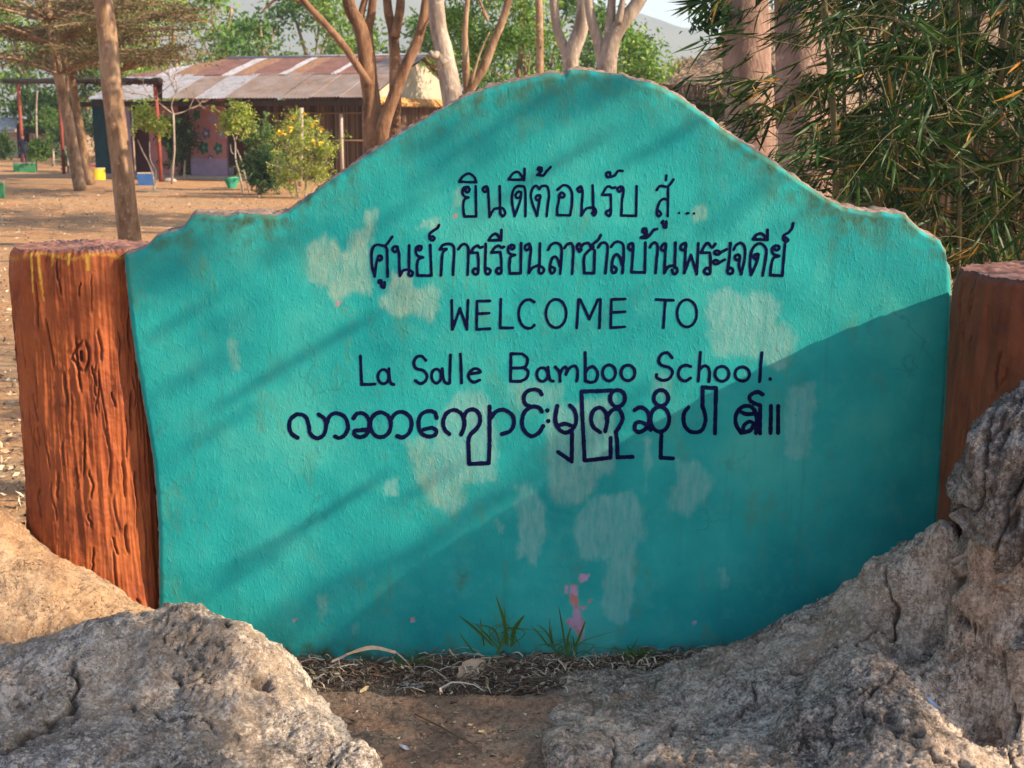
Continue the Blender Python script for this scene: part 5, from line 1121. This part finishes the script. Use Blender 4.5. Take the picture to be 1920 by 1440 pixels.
# near trunk at left
g = gp(246, 468); t_ = empty('tree', g, 'nearest left tree, a single straight mottled tan trunk passing the thatched beam', 'tree', TG)
mb = MB(); px_limb(mb, [(248,476,16),(238,400,16),(229,320,16),(219,240,16),(209,160,16),(204,90,16),(196,20,16),(188,-60,16),(180,-180,16)], 43, 30, 16, 5, .05); mb.build('trunk', M['bark_tan'], t_)
crown_mesh('crown', [((g[0]-.4,16,5.6),(2.4,2.2,.5)), ((g[0]-.4,16,6.6),(1.8,1.8,.5))], 2600, .07, M['leaf_olive'], t_, seed=3, lumps=26, keep=.35)
def tiers(name, label, trunk, w0, w1, tierlist, seed, leafm, bark, leaf=.07, per=3800, grp=TG):
    g = gp(trunk[0][0], trunk[0][1]); t_ = empty(name, g, label, 'tree', grp); mb = MB(); px_limb(mb, [(a, b, g[1]) for a, b in trunk], w0, w1, 12, seed, .05); mb.build('trunk', bark, t_)
    rg = np.random.default_rng(seed); br = MB(); Cs = []
    for cx_, cy_, rx in tierlist:
        c = pt(cx_, cy_, g[1]); R_ = rx*g[1]/F
        for k in range(15):
            a = rg.uniform(0, 6.283); rr_ = R_*rg.uniform(.6, 1.05); e = c+np.array([math.cos(a)*rr_, math.sin(a)*rr_, rg.uniform(.0, .28)])
            md = (c+e)/2+np.array([0, 0, rg.uniform(-.05, .12)]); S_ = spline([c-np.array([0, 0, .25]), md, e], 6); br.tube(S_, np.linspace(.040, .010, len(S_)), 5, .2, k, cap=False)
            for q in range(9):
                p0 = S_[rg.integers(4, len(S_)-1)]; e2_ = p0+rg.normal(size=3)*np.array([.5, .5, .10]); br.tube([p0, (p0+e2_)/2+np.array([0, 0, .03]), e2_], .008, 3, cap=False)
                n = int(per/15/9); tt = rg.random((n, 1)); Cs.append(p0+(e2_-p0)*tt*1.15+rg.normal(size=(n, 3))*np.array([.14, .14, .045]))
    br.build('branches', bark, t_); V, Q = leaf_quads(np.vstack(Cs), leaf, .45, .0, rg=rg); link('crown', mesh_np('crown', V, Q, smooth=False), leafm, t_)
tiers('tree', 'slender leaning tree with layered flat branches, front one of the left pair', [(151,357),(140,300),(128,230),(116,170),(104,110),(92,40),(84,-30)], 24, 15, [(110,118,250), (100,62,230), (92,18,240), (88,-30,230)], 31, M['leaf_olive'], M['bark_tan'])
tiers('tree', 'pinkish slender tree just behind and right of the front left one, with layered branches', [(170,346),(158,290),(146,220),(136,150),(128,80),(122,0)], 19, 11, [(230,112,170), (170,78,230), (215,34,200), (150,-10,220)], 32, M['leaf_olive'], M['bark_tan'], grp=TG)
mb = MB(); px_limb(mb, [(128,185,30),(124,130,30),(112,90,30),(108,60,30)], 6, 3, 6, 1); px_limb(mb, [(127,178,30.2),(124,120,30.2),(122,60,30.2)], 4, 3, 6, 1)
tag(mb.build('bare_poles', M['bark_tan']), 'two thin bare poles leaning in the fork of the front left tree', 'pole')

def ptree(name, label, limbs, bark, seed=0, crowns=(), leafm=None, leaf=.09, per=1500, grp=TG, base=None, lumps=14):
    b = limbs[0][0][0]; t_ = empty(name, pt(*b), label, 'tree', grp); mb = MB()
    for k, (pts_, w0, w1) in enumerate(limbs): px_limb(mb, pts_, w0, w1, 12, seed+k, .08)
    mb.build('trunk', bark, t_)
    if crowns: crown_mesh('crown', [(pt(a, b, Y), (r*Y/F*1.0, r*Y/F, rz_*Y/F)) for a, b, Y, r, rz_ in crowns], per*.8 if leaf > .08 else per, leaf*1.3 if leaf > .08 else leaf, leafm, t_, seed=seed, lumps=lumps)
    return t_
ptree('tree', 'dark brown tree with four spreading limbs in front of the classroom roof', [
  ([(703,420,15),(702,340,15),(700,270,15),(697,225,15),(697,190,15),(690,140,15),(684,90,15),(675,50,15),(655,10,15),(648,-60,15)], 44, 20),
  ([(699,165,15.1),(694,110,15.1),(690,60,15.1),(697,20,15.1),(702,-50,15.1)], 22, 14), ([(688,70,15.1),(676,45,15.1),(684,0,15.1),(705,-40,15)], 14, 10),
  ([(694,160,14.9),(668,120,14.9),(640,80,14.9),(605,40,14.9),(575,8,14.9),(556,-20,14.9)], 15, 11), ([(577,10,14.9),(560,2,15),(530,-6,15),(505,8,15),(490,24,15)], 8, 3),
  ([(712,330,14.9),(716,250,14.9),(735,190,14.9),(758,130,14.9),(783,75,14.9),(796,20,14.9),(802,-40,14.9)], 28, 14), ([(786,70,14.9),(797,48,14.8),(812,25,14.8)], 8, 4)], M['bark_brown'], 41,
  [(640,-520,15,200,60),(780,-530,15,160,60)], M['leaf_mid'], .09, 2600)
ptree('tree', 'brown tree trunk standing right behind the four-limbed tree, forked at the top', [
  ([(738,420,19),(738,330,19),(738,250,19),(741,180,19),(741,120,19),(737,60,19),(728,20,19),(722,-50,19)], 30, 14), ([(740,70,18.9),(748,30,18.9),(752,-10,18.9),(756,-60,19)], 18, 14)], M['bark_brown'], 45,
  [(740,-500,19,150,50)], M['leaf_mid'], .09, 1500)
ptree('tree', 'smooth pale grey trunk leaning left, with a knot, left of the wall crest', [
  ([(860,420,13),(856,300,13),(850,200,13),(842,150,13),(830,90,13),(820,40,13),(816,-60,13)], 46, 27), ([(834,120,12.95),(822,104,12.95),(812,104,12.9),(806,96,12.9)], 22, 8)], M['bark_pale'], 47,
  [(830,-510,13,170,50)], M['leaf_mid'], .09, 1500)
ptree('tree', 'pale tan tree with thin stems slanting right beside the smooth leaning trunk', [
  ([(870,420,17),(872,300,17),(878,180,17),(905,130,17),(925,80,17),(945,30,17),(962,-30,17)], 22, 12), ([(876,170,17),(873,110,17),(872,50,17),(880,-30,17)], 15, 8), ([(882,160,16.9),(900,100,16.9),(918,60,16.9)], 6, 2), ([(905,20,17),(915,38,17),(885,-30,17)], 7, 4)], M['bark_tan'], 49,
  [(905,95,18.5,60,50),(860,40,19,70,40),(945,70,19,60,30)], M['leaf_mid'], .055, 1300, lumps=18)
ptree('tree', 'pale trunk forking in a V directly behind the crest of the wall', [
  ([(1072,420,14),(1072,250,14),(1072,150,14),(1070,120,14),(1076,90,14),(1090,50,14),(1095,0,14),(1093,-60,14)], 32, 25), ([(1068,132,14.05),(1060,95,14.05),(1046,60,14.05),(1040,20,14.05),(1034,-60,14)], 20, 15)], M['bark_pale'], 51,
  [(1070,-510,14,150,50)], M['leaf_mid'], .09, 1200)
ptree('tree', 'pale grey tree with three broad limbs right of the V-forked trunk', [
  ([(1140,420,13),(1138,250,13),(1137,150,13),(1140,110,13),(1150,70,13),(1168,40,13),(1192,10,13),(1215,-30,13)], 42, 22), ([(1130,125,13.05),(1122,80,13.05),(1110,40,13.05),(1104,0,13.05),(1100,-60,13)], 22, 14), ([(1140,100,13.02),(1142,60,13.02),(1146,20,13.02),(1150,-50,13)], 20, 14), ([(1160,45,12.95),(1165,15,12.95),(1172,-20,12.95)], 14, 10), ([(1200,12,13),(1214,-6,13),(1230,-20,13)], 9, 4)], M['bark_pale'], 55,
  [(1150,-510,13,160,50)], M['leaf_mid'], .09, 1200)
ptree('tree', 'thick smooth mauve-brown trunk at the left edge of the bamboo clump', [
  ([(1412,520,9.5),(1408,330,9.5),(1405,200,9.5),(1400,100,9.5),(1396,0,9.5),(1394,-90,9.5)], 96, 84), ([(1372,30,9.45),(1352,8,9.4),(1332,-10,9.4)], 18, 8)], M['bark_mauve'], 61,
  [(1380,-590,9.5,180,60)], M['leaf_mid'], .09, 1400)
ptree('tree', 'second thick pinkish trunk half hidden inside the bamboo leaves', [
  ([(1520,560,9.0),(1516,400,9),(1505,250,9),(1500,100,9),(1492,-80,9)], 104, 84), ([(1540,330,8.95),(1550,300,8.95),(1530,230,8.95)], 20, 8)], M['bark_mauve'], 65)
mb = MB(); rt = np.random.default_rng(3); twp = []
for k in range(16):
    p0 = pt(1372-rt.uniform(0,10), 20+rt.uniform(-20,10), 9.4); e = pt(rt.uniform(1290,1350), rt.uniform(-10,60), 9.3); S_ = spline([p0, (p0+e)/2+rt.normal(0,.03,3), e], 5); mb.tube(S_, .004, 4, cap=False); twp.append(S_)
V, Q = leaf_quads(np.vstack(twp)[rt.integers(0, 160, 260)]+rt.normal(0, .05, (260, 3)), .06, .5, .3, rg=rt); mb.add(V, Q)
tag(mb.build('leafy_twig', M['leaf_dark']), 'dark leafy twigs hanging against the sky left of the mauve trunk', 'twig')

ptree('tree', 'added tall tree hidden behind the bamboo clump, its crown above the frame shading the yard', [([(1560,430,17),(1556,200,17),(1560,0,17),(1550,-500,17)], 60, 34)], M['bark_tan'], 67,
  [(1300,-620,17,330,26),(1700,-640,17,330,26),(1500,-760,18.5,330,24),(1250,-820,15.5,330,26),(900,-760,19,300,24)], M['leaf_mid'], .16, 1500, lumps=7)  # crown clumps put above view to cast shadow bands over the yard
ptree('tree', 'added straight pale tree behind the wall crest, its crown above the frame shading the yard', [([(1010,300,25),(1012,100,25),(1008,-100,25),(1005,-330,25)], 16, 10)], M['bark_tan'], 68,
  [(900,-380,25,260,20),(1150,-400,25,280,20),(1020,-470,27,260,20),(700,-330,23,200,18)], M['leaf_mid'], .16, 1500, lumps=7)  # added for the shade its unseen crown throws on the yard

# young plants in front of the classroom
def sapling(label, px, py, stems, crowns, leafm, per, leaf=.05, seed=0, name='sapling', barkm='bark_pale', flowers=None, asp=.4, lumps=16, droop=.5):
    g = gp(px, py); Y = g[1]; t_ = empty(name, g, label, 'shrub'); mb = MB()
    for pts_, w0, w1 in stems: px_limb(mb, [(a, b, Y) for a, b in pts_], w0, w1, 7, seed, .1)
    mb.build('stems', M[barkm], t_)
    rg = np.random.default_rng(seed); Cs = []; sp = MB()
    for a, b, dy, r, rz_ in crowns:
        c = pt(a, b, Y+dy); rr = np.array([r, r, rz_])*Y/F
        for q in range(26):
            d = rg.normal(size=3)+np.array([0, 0, .55]); d /= np.linalg.norm(d); ln = rg.uniform(.5, 1.95); p1 = c+d*rr*ln; p0 = c+d*rr*.15-np.array([0, 0, rr[2]*.35]); md = (p0+p1)/2+rg.normal(0, .03, 3)+np.array([0, 0, .04])
            S_ = spline([p0, md, p1], 6); sp.tube(S_, .005, 3, cap=False); n = max(4, int(per/26)); t = rg.integers(3, len(S_), n); Cs.append(S_[t]+rg.normal(0, .035, (n, 3)))
    sp.build('sprigs', M[barkm], t_); Vq, Qq = leaf_quads(np.vstack(Cs), leaf, asp, droop, rg=rg); link('foliage', mesh_np('foliage', Vq, Qq, smooth=False), leafm, t_)
    if flowers:
        V = []; rg = np.random.default_rng(seed); C_ = np.array([pt(a+rg.normal(0, 3), b+rg.normal(0, 2), Y-.6) for a, b in flowers for _ in range(9)]); V, Q = leaf_quads(C_, .055, .8, 0, rg=rg); link('flowers', mesh_np('flowers', V, Q, smooth=False), M['flower'], t_)
sapling('young tree with two thin crossing stems in front of the red post', 290, 361, [([(290,361),(289,340),(281,310),(268,285),(258,262)],3.6,2), ([(291,345),(292,320),(282,300),(280,265)],3,2)],
        [(262,232,0,22,24),(285,228,0,20,22),(300,240,0,16,20),(276,212,0,12,12)], M['leaf_yellow'], 520, .075, 71)
sapling('leafy yellow-green young tree with forked pale stems in front of the pink mural', 456, 362, [([(458,372),(450,330),(442,300),(441,268),(436,250)],4,2.4), ([(470,372),(462,340),(452,300),(444,280)],3.4,2), ([(442,262),(448,245),(452,235)],2.6,1.4), ([(441,290),(434,285),(432,270)],2,1.2)],
        [(440,222,0,26,20),(455,235,0,22,22),(450,208,0,18,14),(425,232,0,14,16)], M['leaf_yellow'], 560, .075, 72)
sapling('bushy shrub with yellow blossoms and a white stake, beside the bamboo wall', 568, 372, [([(560,375),(552,330),(545,290)],4,2),([(572,378),(575,330),(585,290)],4,2),([(580,370),(598,330),(612,300)],3,2),([(550,372),(530,330),(518,300)],3,2)],
        [(545,270,0,40,28),(585,275,.2,40,34),(565,240,.1,34,22),(610,290,0,24,26),(560,310,0,46,32),(540,335,0,26,22),(590,330,.1,34,22)], M['leaf_yellow'], 1000, .05, 73, 'flowering_shrub', flowers=[(549,222),(572,214),(588,232),(602,240),(528,248),(545,240),(600,268),(588,268),(526,250)])
MB().tube([pt(563,350,28.5), pt(565,270,28.5), pt(565,202,28.5)], .045, 8).build('stake', M['rimc'])
o = bpy.data.objects['stake']; tag(o, 'weathered white stake standing in the flowering shrub', 'stake')
sapling('dark leafy bush between the young tree and the flowering shrub', 495, 360, [([(495,365),(495,300)],5,3)], [(490,250,.9,34,26),(500,290,.9,34,36),(480,320,.9,22,26),(520,320,.9,22,30)], M['leaf_mid'], 1100, .07, 74, 'bush')
sapling('drooping spiky-leaved plant at the left foot of the flowering shrub', 490, 365, [([(490,368),(488,330)],5,3)], [(480,330,0,22,26),(505,335,0,24,24),(492,300,0,24,20)], M['leaf_dark'], 700, .16, 75, 'spiky_plant', asp=.16, droop=1.2)
sapling('dark green bush against the left part of the pink wall', 335, 338, [([(322,340),(322,300)],5,3),([(345,340),(347,300)],5,3)], [(335,240,.3,32,26),(345,265,.3,28,20),(318,260,.3,20,22),(330,300,.3,34,30)], M['leaf_dark'], 1500, .07, 76, 'bush')
sapling('weeping dark shrub in front of the teal wall between the red posts', 185, 318, [([(185,318),(182,260)],5,3)], [(185,225,1,26,20),(175,250,1,24,24),(192,275,1,18,24)], M['leaf_dark'], 700, .08, 77, 'bush')
sapling('dark green hedge bush behind the second red post', 100, 312, [([(100,315),(100,280)],6,4)], [(95,272,0,26,26),(80,290,0,22,18),(108,240,0,20,18),(98,220,1,16,14)], M['leaf_mid'], 1300, .09, 78, 'bush')
sapling('green shrub at the far left edge', 6, 300, [([(6,305),(8,270)],5,3)], [(6,262,0,20,20),(12,285,0,16,16),(-10,280,0,20,24)], M['leaf_mid'], 900, .1, 79, 'bush')
sapling('light green bushy tree in front of the small house roof', 60, 300, [([(70,305),(68,210),(70,170)],4,3)], [(60,190,3,44,24),(30,205,4,36,18),(85,210,3,26,18)], M['leaf_mid'], 1400, .13, 80, 'bush')
sapling('broad dark bush against the teal wall between the slender trees and the walkway post', 128, 324, [([(128,326),(128,290)],5,3)], [(118,262,.5,20,26),(150,240,.8,20,24),(132,300,.4,22,22),(196,262,.9,14,30)], M['leaf_dark'], 1100, .08, 81, 'bush')
g = gp(62, 312); root = empty('banana_like_plant', g, 'broad-leaved banana-like plant behind the wide green planter', 'plant')
for k, (dx, hh_, ln) in enumerate([(-14,-42,1), (-6,-50,1), (2,-46,1), (10,-44,1), (16,-34,1), (-18,-28,1), (6,-56,1)]):
    b0 = pt(62, 314, g[1]); e = pt(62+dx*1.0, 314+hh_, g[1]-.2); md = pt(62+dx*.35, 314+hh_*.7, g[1]); S_ = spline([b0, md, e], 6); n = len(S_); w = .15*np.sin(np.linspace(0.05, 1, n)*math.pi)**.8
    V = np.stack([S_-np.array([1, .2, 0])*w[:, None], S_+np.array([0, .03, 0]), S_+np.array([1, .2, 0])*w[:, None]], 1).reshape(-1, 3); link('leaf', mesh_np('leaf', V, grid_faces(n, 3)), M['leaf_bright'], root)
# bare dead shrub in front of the eave
g = gp(322, 345); root = empty('dead_shrub', g, 'leafless pale branching shrub in front of the corrugated eave', 'shrub'); mb = MB(); rg = np.random.default_rng(8)
def grow(p, d, ln, r, lv):
    e = p+d*ln; m_ = (p+e)/2+rg.normal(0, ln*.08, 3); mb.tube(spline([p, m_, e], 4), np.linspace(r, r*.6, 9), 5, cap=False)
    if lv > 0:
        for _ in range(3):
            nd = d+rg.normal(0, .55, 3)*np.array([1, .5, .8]); nd /= np.linalg.norm(nd); grow(m_*.4+e*.6, nd, ln*rg.uniform(.55, .85), r*.6, lv-1)
p0 = pt(325, 215, g[1]); mb.tube([g, pt(327,280,g[1]), p0], .028, 6)
grow(p0, np.array([.25, 0, .97]), .7, .022, 3); grow(p0, np.array([-.75, 0, .6]), .8, .02, 3); grow(p0, np.array([.8, 0, .3]), .6, .018, 2)
mb.build('branches', M['bark_pale'], root)

# background wood: each tree its own object
BG = 'bright trees behind the classroom'
def bgtree(label, px, Y, ztop, rad, leafm, seed, leaf=.19, per=5200, zlow=1.0, lumps=26, asp=.5):
    x = (px-960)/F*Y; g = np.array([x, Y, 0]); t_ = empty('tree', g, label, 'tree', BG); rg = np.random.default_rng(seed); mb = MB()
    limb(mb, [g, g+np.array([rg.normal(0,.2), 0, ztop*.35]), g+np.array([rg.normal(0,.4), 0, ztop*.8])], .13, .05, 8, 5, .1, seed)
    cl = []
    for k in range(7):
        h = zlow+(ztop-zlow)*(k+.6)/7.5; q = rad*(1-.5*abs((k-2.6)/4.5)); c = g+np.array([rg.normal(0, rad*.35), rg.normal(0, rad*.3), h]); cl.append((c, (q*.8, q*.8, ztop/9))); limb(mb, [g+np.array([0, 0, h*.6]), (g+c)/2+np.array([0, 0, h*.35]), c], .05, .015, 6, 4, .1)
    mb.build('trunk', M['bark_tan'], t_); crown_mesh('crown', cl, per/7, leaf, leafm, t_, asp, .4, seed, lumps=lumps/2, keep=.4)
specs = [(-60,52,7.2,2.6,'leaf_mid','yellowish green tree beyond the far left edge'),(60,62,8,3,'leaf_bright','bright green tree behind the layered branches at far left'),(165,58,7,2.4,'leaf_mid','green tree between the slender left trunks'),(255,52,7.5,2.6,'leaf_bright','bright green loose tree above the left end of the roof'),(340,60,9,2.9,'leaf_yellow','sunlit yellow-green tree above the roof\'s left ridge end'),
  (420,55,7.6,2.4,'leaf_bright','feathery green tree above the rusty roof, left of the dark broadleaf'),(505,48,6.2,2.4,'leaf_mid','dense broad-leaved green tree above the roof'),(600,50,6.5,2.3,'leaf_bright','rounded green tree above the roof left of the four-limbed trunk'),(665,58,6,1.6,'leaf_mid','small green tree seen between the four limbs'),
  (790,50,5.4,1.4,'leaf_mid','low green tree right of the forked brown trunk'),(900,42,6,1.8,'leaf_mid','feathery green tree behind the thin slanting stems'),(985,36,5.6,1.7,'leaf_bright','yellow-tinged green tree just left of the V-forked trunk'),(1030,44,6,1.6,'leaf_mid','dark green tree behind the V-forked trunk'),(1120,40,5,1.6,'leaf_mid','green tree between the two pale forked trees'),
  (1185,34,3.9,1.0,'leaf_bright','light green weeping tree right of the three-limbed tree'),(1262,60,4.3,1.9,'leaf_dry','dry tan bush-like tree far off above the thatched roof'),(1340,80,5.4,2.6,'leaf_olive','olive-brown tree far beyond the thatched hut'),
  (1620,26,5.2,2.2,'leaf_mid','green tree behind the bamboo clump'),(1780,28,5.5,2.4,'leaf_dark','dark tree behind the right part of the bamboo'),(1930,30,6,2.6,'leaf_mid','green tree beyond the right edge')]
for k, (px, Y, zt, rad, lm, lab) in enumerate(specs): bgtree(lab, px, Y, zt, rad, M[lm], 200+k, leaf=.0034*Y+.02, asp=.42)
# yard ground litter
yl = []; rg = np.random.default_rng(33)
n = 26000; yy = 4.4+rg.random(n)**1.6*26; xx = (rg.random(n)-.5)*yy*.95-.2; keep = (xx < yy*-.12+.2) | (rg.random(n) < .2); xx, yy = xx[keep], yy[keep]
P = np.stack([xx, yy, fbm(np.stack([xx, yy, xx*0], 1)*.5, 3, 3)*.035*np.clip(yy/6, 0, 1)+.012], 1)
V, Q = leaf_quads(P, .035+0*yy, .45, .0, rg=rg, dirs=np.stack([rg.normal(size=len(xx)), rg.normal(size=len(xx)), rg.normal(size=len(xx))*.25], 1))
tag(link('leaf_litter', mesh_np('leaf_litter', V, Q, smooth=False), M['straw']), 'dry leaves scattered over the sunlit orange school yard', 'litter', kind='stuff')

# ------------------------------------------------------------------ thatched huts and bamboo building behind the bamboo clump
hY = 26.0; th = empty('thatched_hut', (pt(1340,0,hY)[0], hY, 0), 'thatched hut with a shaggy two-tier grass roof right of the wall crest', 'hut')
def thatch_slope(name, pts4, thick, seed, parent, nu=90, nv=40):
    a, b, c, d = [np.array(p) for p in pts4]; U_, W_ = np.meshgrid(np.linspace(0, 1, nu), np.linspace(0, 1, nv), indexing='ij'); U_ = U_.ravel()[:, None]; W_ = W_.ravel()[:, None]
    P = (a*(1-U_)+b*U_)*(1-W_)+(d*(1-U_)+c*U_)*W_; P[:, 2] += fbm(P*np.array([5, 5, 5]), 4, seed)*.07; P[:, 1] += fbm(P*9, 3, seed+1)*.05
    F_ = P.copy(); K = P.copy(); K[:, 2] -= thick; K[:, 1] += .05
    mb = MB(); mb.add(F_, grid_faces(nu, nv)); mb.add(K, grid_faces(nu, nv)[:, ::-1]); rg = np.random.default_rng(seed)
    for k in range(420):
        u = rg.random(); p0 = a*(1-u)+b*u+rg.normal(0, .02, 3); l_ = rg.uniform(.06, .26); mb.tube([p0+np.array([0, .05, .03]), p0+np.array([rg.normal(0, .03), -.03, -l_])], .010, 3, cap=False)
    for k in range(700):
        u, v = rg.random(), rg.random(); p0 = (a*(1-u)+b*u)*(1-v)+(d*(1-u)+c*u)*v+np.array([0, 0, .03]); dn = (a-d)/np.linalg.norm(a-d); mb.tube([p0, p0+dn*.25+rg.normal(0, .03, 3)+np.array([0, 0, .02])], .008, 3, cap=False)
    return mb.build(name, M['thatch'], parent)
thatch_slope('thatch_roof', [pt(1242,160,26), pt(1620,160,25), pt(1620,60,29), pt(1334,88,29)], .35, 3, th)
thatch_slope('lower_thatch', [pt(1240,330,23), pt(1620,330,23), pt(1620,176,27.5), pt(1262,176,27.5)], .2, 9, th)
mb = MB(); mb.box((pt(1420,0,28)[0], 28.2, 1.1), (4.6, .2, 2.4)); mb.build('wall', M['darkwood'], th, smooth=False)
mb = MB(); mb.tube([pt(1330,175,22), pt(1333,230,22)], .015, 5); mb.tube([pt(1330,190,22), pt(1352,189,22)], .012, 5); mb.build('rail', M['darkwood'], th)
bh = empty('bamboo_house', (5.2, 14.6, 0), 'brown split-bamboo house with a pale rail behind the bamboo clump', 'house')
mb = MB(); x0, x1 = pt(1575,0,14)[0], pt(2250,0,14)[0]; n = 110; zt = pt(0,225,14)[2]
for k in range(n):
    x = x0+(x1-x0)*(k+.5)/n; mb.tube([(x, 14.3+random.gauss(0, .008), 0), (x, 14.3+random.gauss(0, .008), zt-random.random()*.05)], (x1-x0)/n*.52, 5, cap=False)
o = mb.build('bamboo_slats', M['bamslat'], bh); o['kind'] = 'stuff'
mb = MB(); zr = pt(0,361,14)[2]; mb.tube([(x0, 14.2, zr), (x1, 14.2, zr)], .022, 6); mb.build('rail', M['rimc'], bh)
for px in (1672, 1800): 
    p = pt(px, 0, 14.1); MB().tube([(p[0], 14.15, 0), (p[0], 14.15, zt)], .04, 7).build('post', M['bark_pale'], bh)
thatch_slope('thatch_roof', [(x0-.5, 13.4, zt-.05), (x1+.3, 13.4, zt-.05), (x1+.3, 16.4, zt+1.3), (x0-.5, 16.4, zt+1.3)], .2, 15, bh)
mb = MB(); pp = gp(1720, 372, 0)

# ------------------------------------------------------------------ bamboo clump
bc_ = np.array([pt(1700,480,6.6)[0], 6.7, 0]); bam = empty('bamboo_clump', bc_, 'dense dark green bamboo clump rising behind the right end of the wall', 'bamboo')
rb = np.random.default_rng(77); axes = []
for k in range(46):
    bx = rb.uniform(1560, 2150); Y0 = rb.uniform(5.6, 8.2); b0 = np.array([(bx-960)/F*Y0, Y0, 0]); lean = rb.normal(0, .28); h = rb.uniform(3.2, 5.0)
    S_ = spline([b0, b0+np.array([lean*.25, rb.normal(0,.08), h*.35]), b0+np.array([lean*.8-.1, rb.normal(0,.2)-.1, h*.7]), b0+np.array([lean*2-.35, rb.normal(0,.4)-.35, h])], 8)
    r_ = rb.uniform(.008, .017); rad = np.linspace(r_, r_*.35, len(S_)); rad = rad*(1+.25*(np.arange(len(S_)) % 3 == 0))
    MB().tube(S_, rad, 7, 0, 0).build('culm', M['culm'], bam); axes.append(S_)
# arching side branches with leaves, in front and over the wall's right shoulder
bm = MB(); tips = []
for k in range(520):
    if k < 110:
        S_ = axes[rb.integers(len(axes))]; p0 = S_[rb.integers(6, len(S_)-1)]
    else:
        px = 1520+505*rb.random()**.85; py = rb.uniform(-60, 520); Y0 = rb.uniform(5.0, 7.4); p0 = pt(px, py, Y0)
        if px < 1760 and py > 395: p0 = pt(px, py-150, Y0)
    d = np.array([rb.normal(-.25, .75), rb.normal(-.2, .5), rb.normal(.15, .5)]); d /= np.linalg.norm(d); ln = rb.uniform(.25, .7)
    S2_ = spline([p0, p0+d*ln*.5+np.array([0, 0, .02]), p0+d*ln+np.array([0, 0, -.12*ln*2])], 6); bm.tube(S2_, np.linspace(.0032, .0012, len(S2_)), 4, cap=False)
    for q in range(rb.integers(3, 6)):
        t = S2_[rb.integers(2, len(S2_))]; dd = d+rb.normal(0, .45, 3)
        for _ in range(rb.integers(4, 7)): tips.append((t, dd))
# left fringe of the clump over the mauve trunk and the sky
for px, py, Y0, dx in [(1440,60,5.4,-1),(1430,100,5.3,-1),(1440,150,5.4,-1),(1450,200,5.6,-1),(1445,250,5.5,-1),(1470,120,5.4,-1),(1440,20,5.6,-1),(1480,290,5.6,-1),(1500,330,5.6,-1),(1460,170,5.2,-1)]:
    p0 = pt(px+rb.normal(0,12), py+rb.normal(0,14), Y0); d = np.array([dx*.9, rb.normal(0,.2), rb.normal(-.25,.3)]); ln = rb.uniform(.16, .30); S2_ = spline([p0-d*.2, p0+d*ln*.5, p0+d*ln+np.array([0, 0, -.05])], 6); bm.tube(S2_, np.linspace(.003, .001, len(S2_)), 4, cap=False)
    for q in range(13): tips.append((S2_[rb.integers(3, len(S2_))], d))
bm.build('side_branches', M['culm'], bam, kind='stuff')
bv, bq = blade_mesh('leaf'); nL = len(tips); Lmesh = []
def leaf_xf():
    pass
vis = []; Vs = []; Qs = []; off = 0
order = rb.permutation(nL); info = []
for i in order:
    t, d = tips[i]; ln = rb.uniform(.07, .18); a = np.array([d[0]*.9+rb.normal(0, .38), d[1]*.6+rb.normal(0, .38), -abs(rb.normal(.6, .4))]); a /= np.linalg.norm(a)
    x = np.cross(a, rb.normal(size=3)); x /= np.linalg.norm(x); y = np.cross(a, x); Rm = np.stack([x, y, -a], 1)*ln
    info.append((t+rb.normal(0, .012, 3), Rm, ln))
px_, py_ = proj(np.array([i_[0] for i_ in info])); dist = np.array([i_[0][1] for i_ in info]); vis_ok = (px_ > 1340) & (px_ < 1910) & (py_ > 0) & (py_ < 470)
size = np.array([i_[2] for i_ in info])/dist*vis_ok; big = set(np.argsort(-size)[:300].tolist())
single = mesh_np('leaf', bv, bq)
for k, (t, Rm, ln) in enumerate(info):
    if k in big:
        o = link('leaf', single, M['bamboo_leaf'], bam); Mx = Matrix.Identity(4)
        for r_ in range(3):
            for c_ in range(3): Mx[r_][c_] = Rm[r_, c_]
            Mx[r_][3] = t[r_]
        o.matrix_basis = Mx
    else:
        Vs.append(bv@Rm.T+t); Qs.append(bq+off); off += len(bv)
o = link('leaves', mesh_np('leaves', np.vstack(Vs), np.vstack(Qs)), M['bamboo_leaf'], bam); o['kind'] = 'stuff'
print('bamboo leaves', nL)
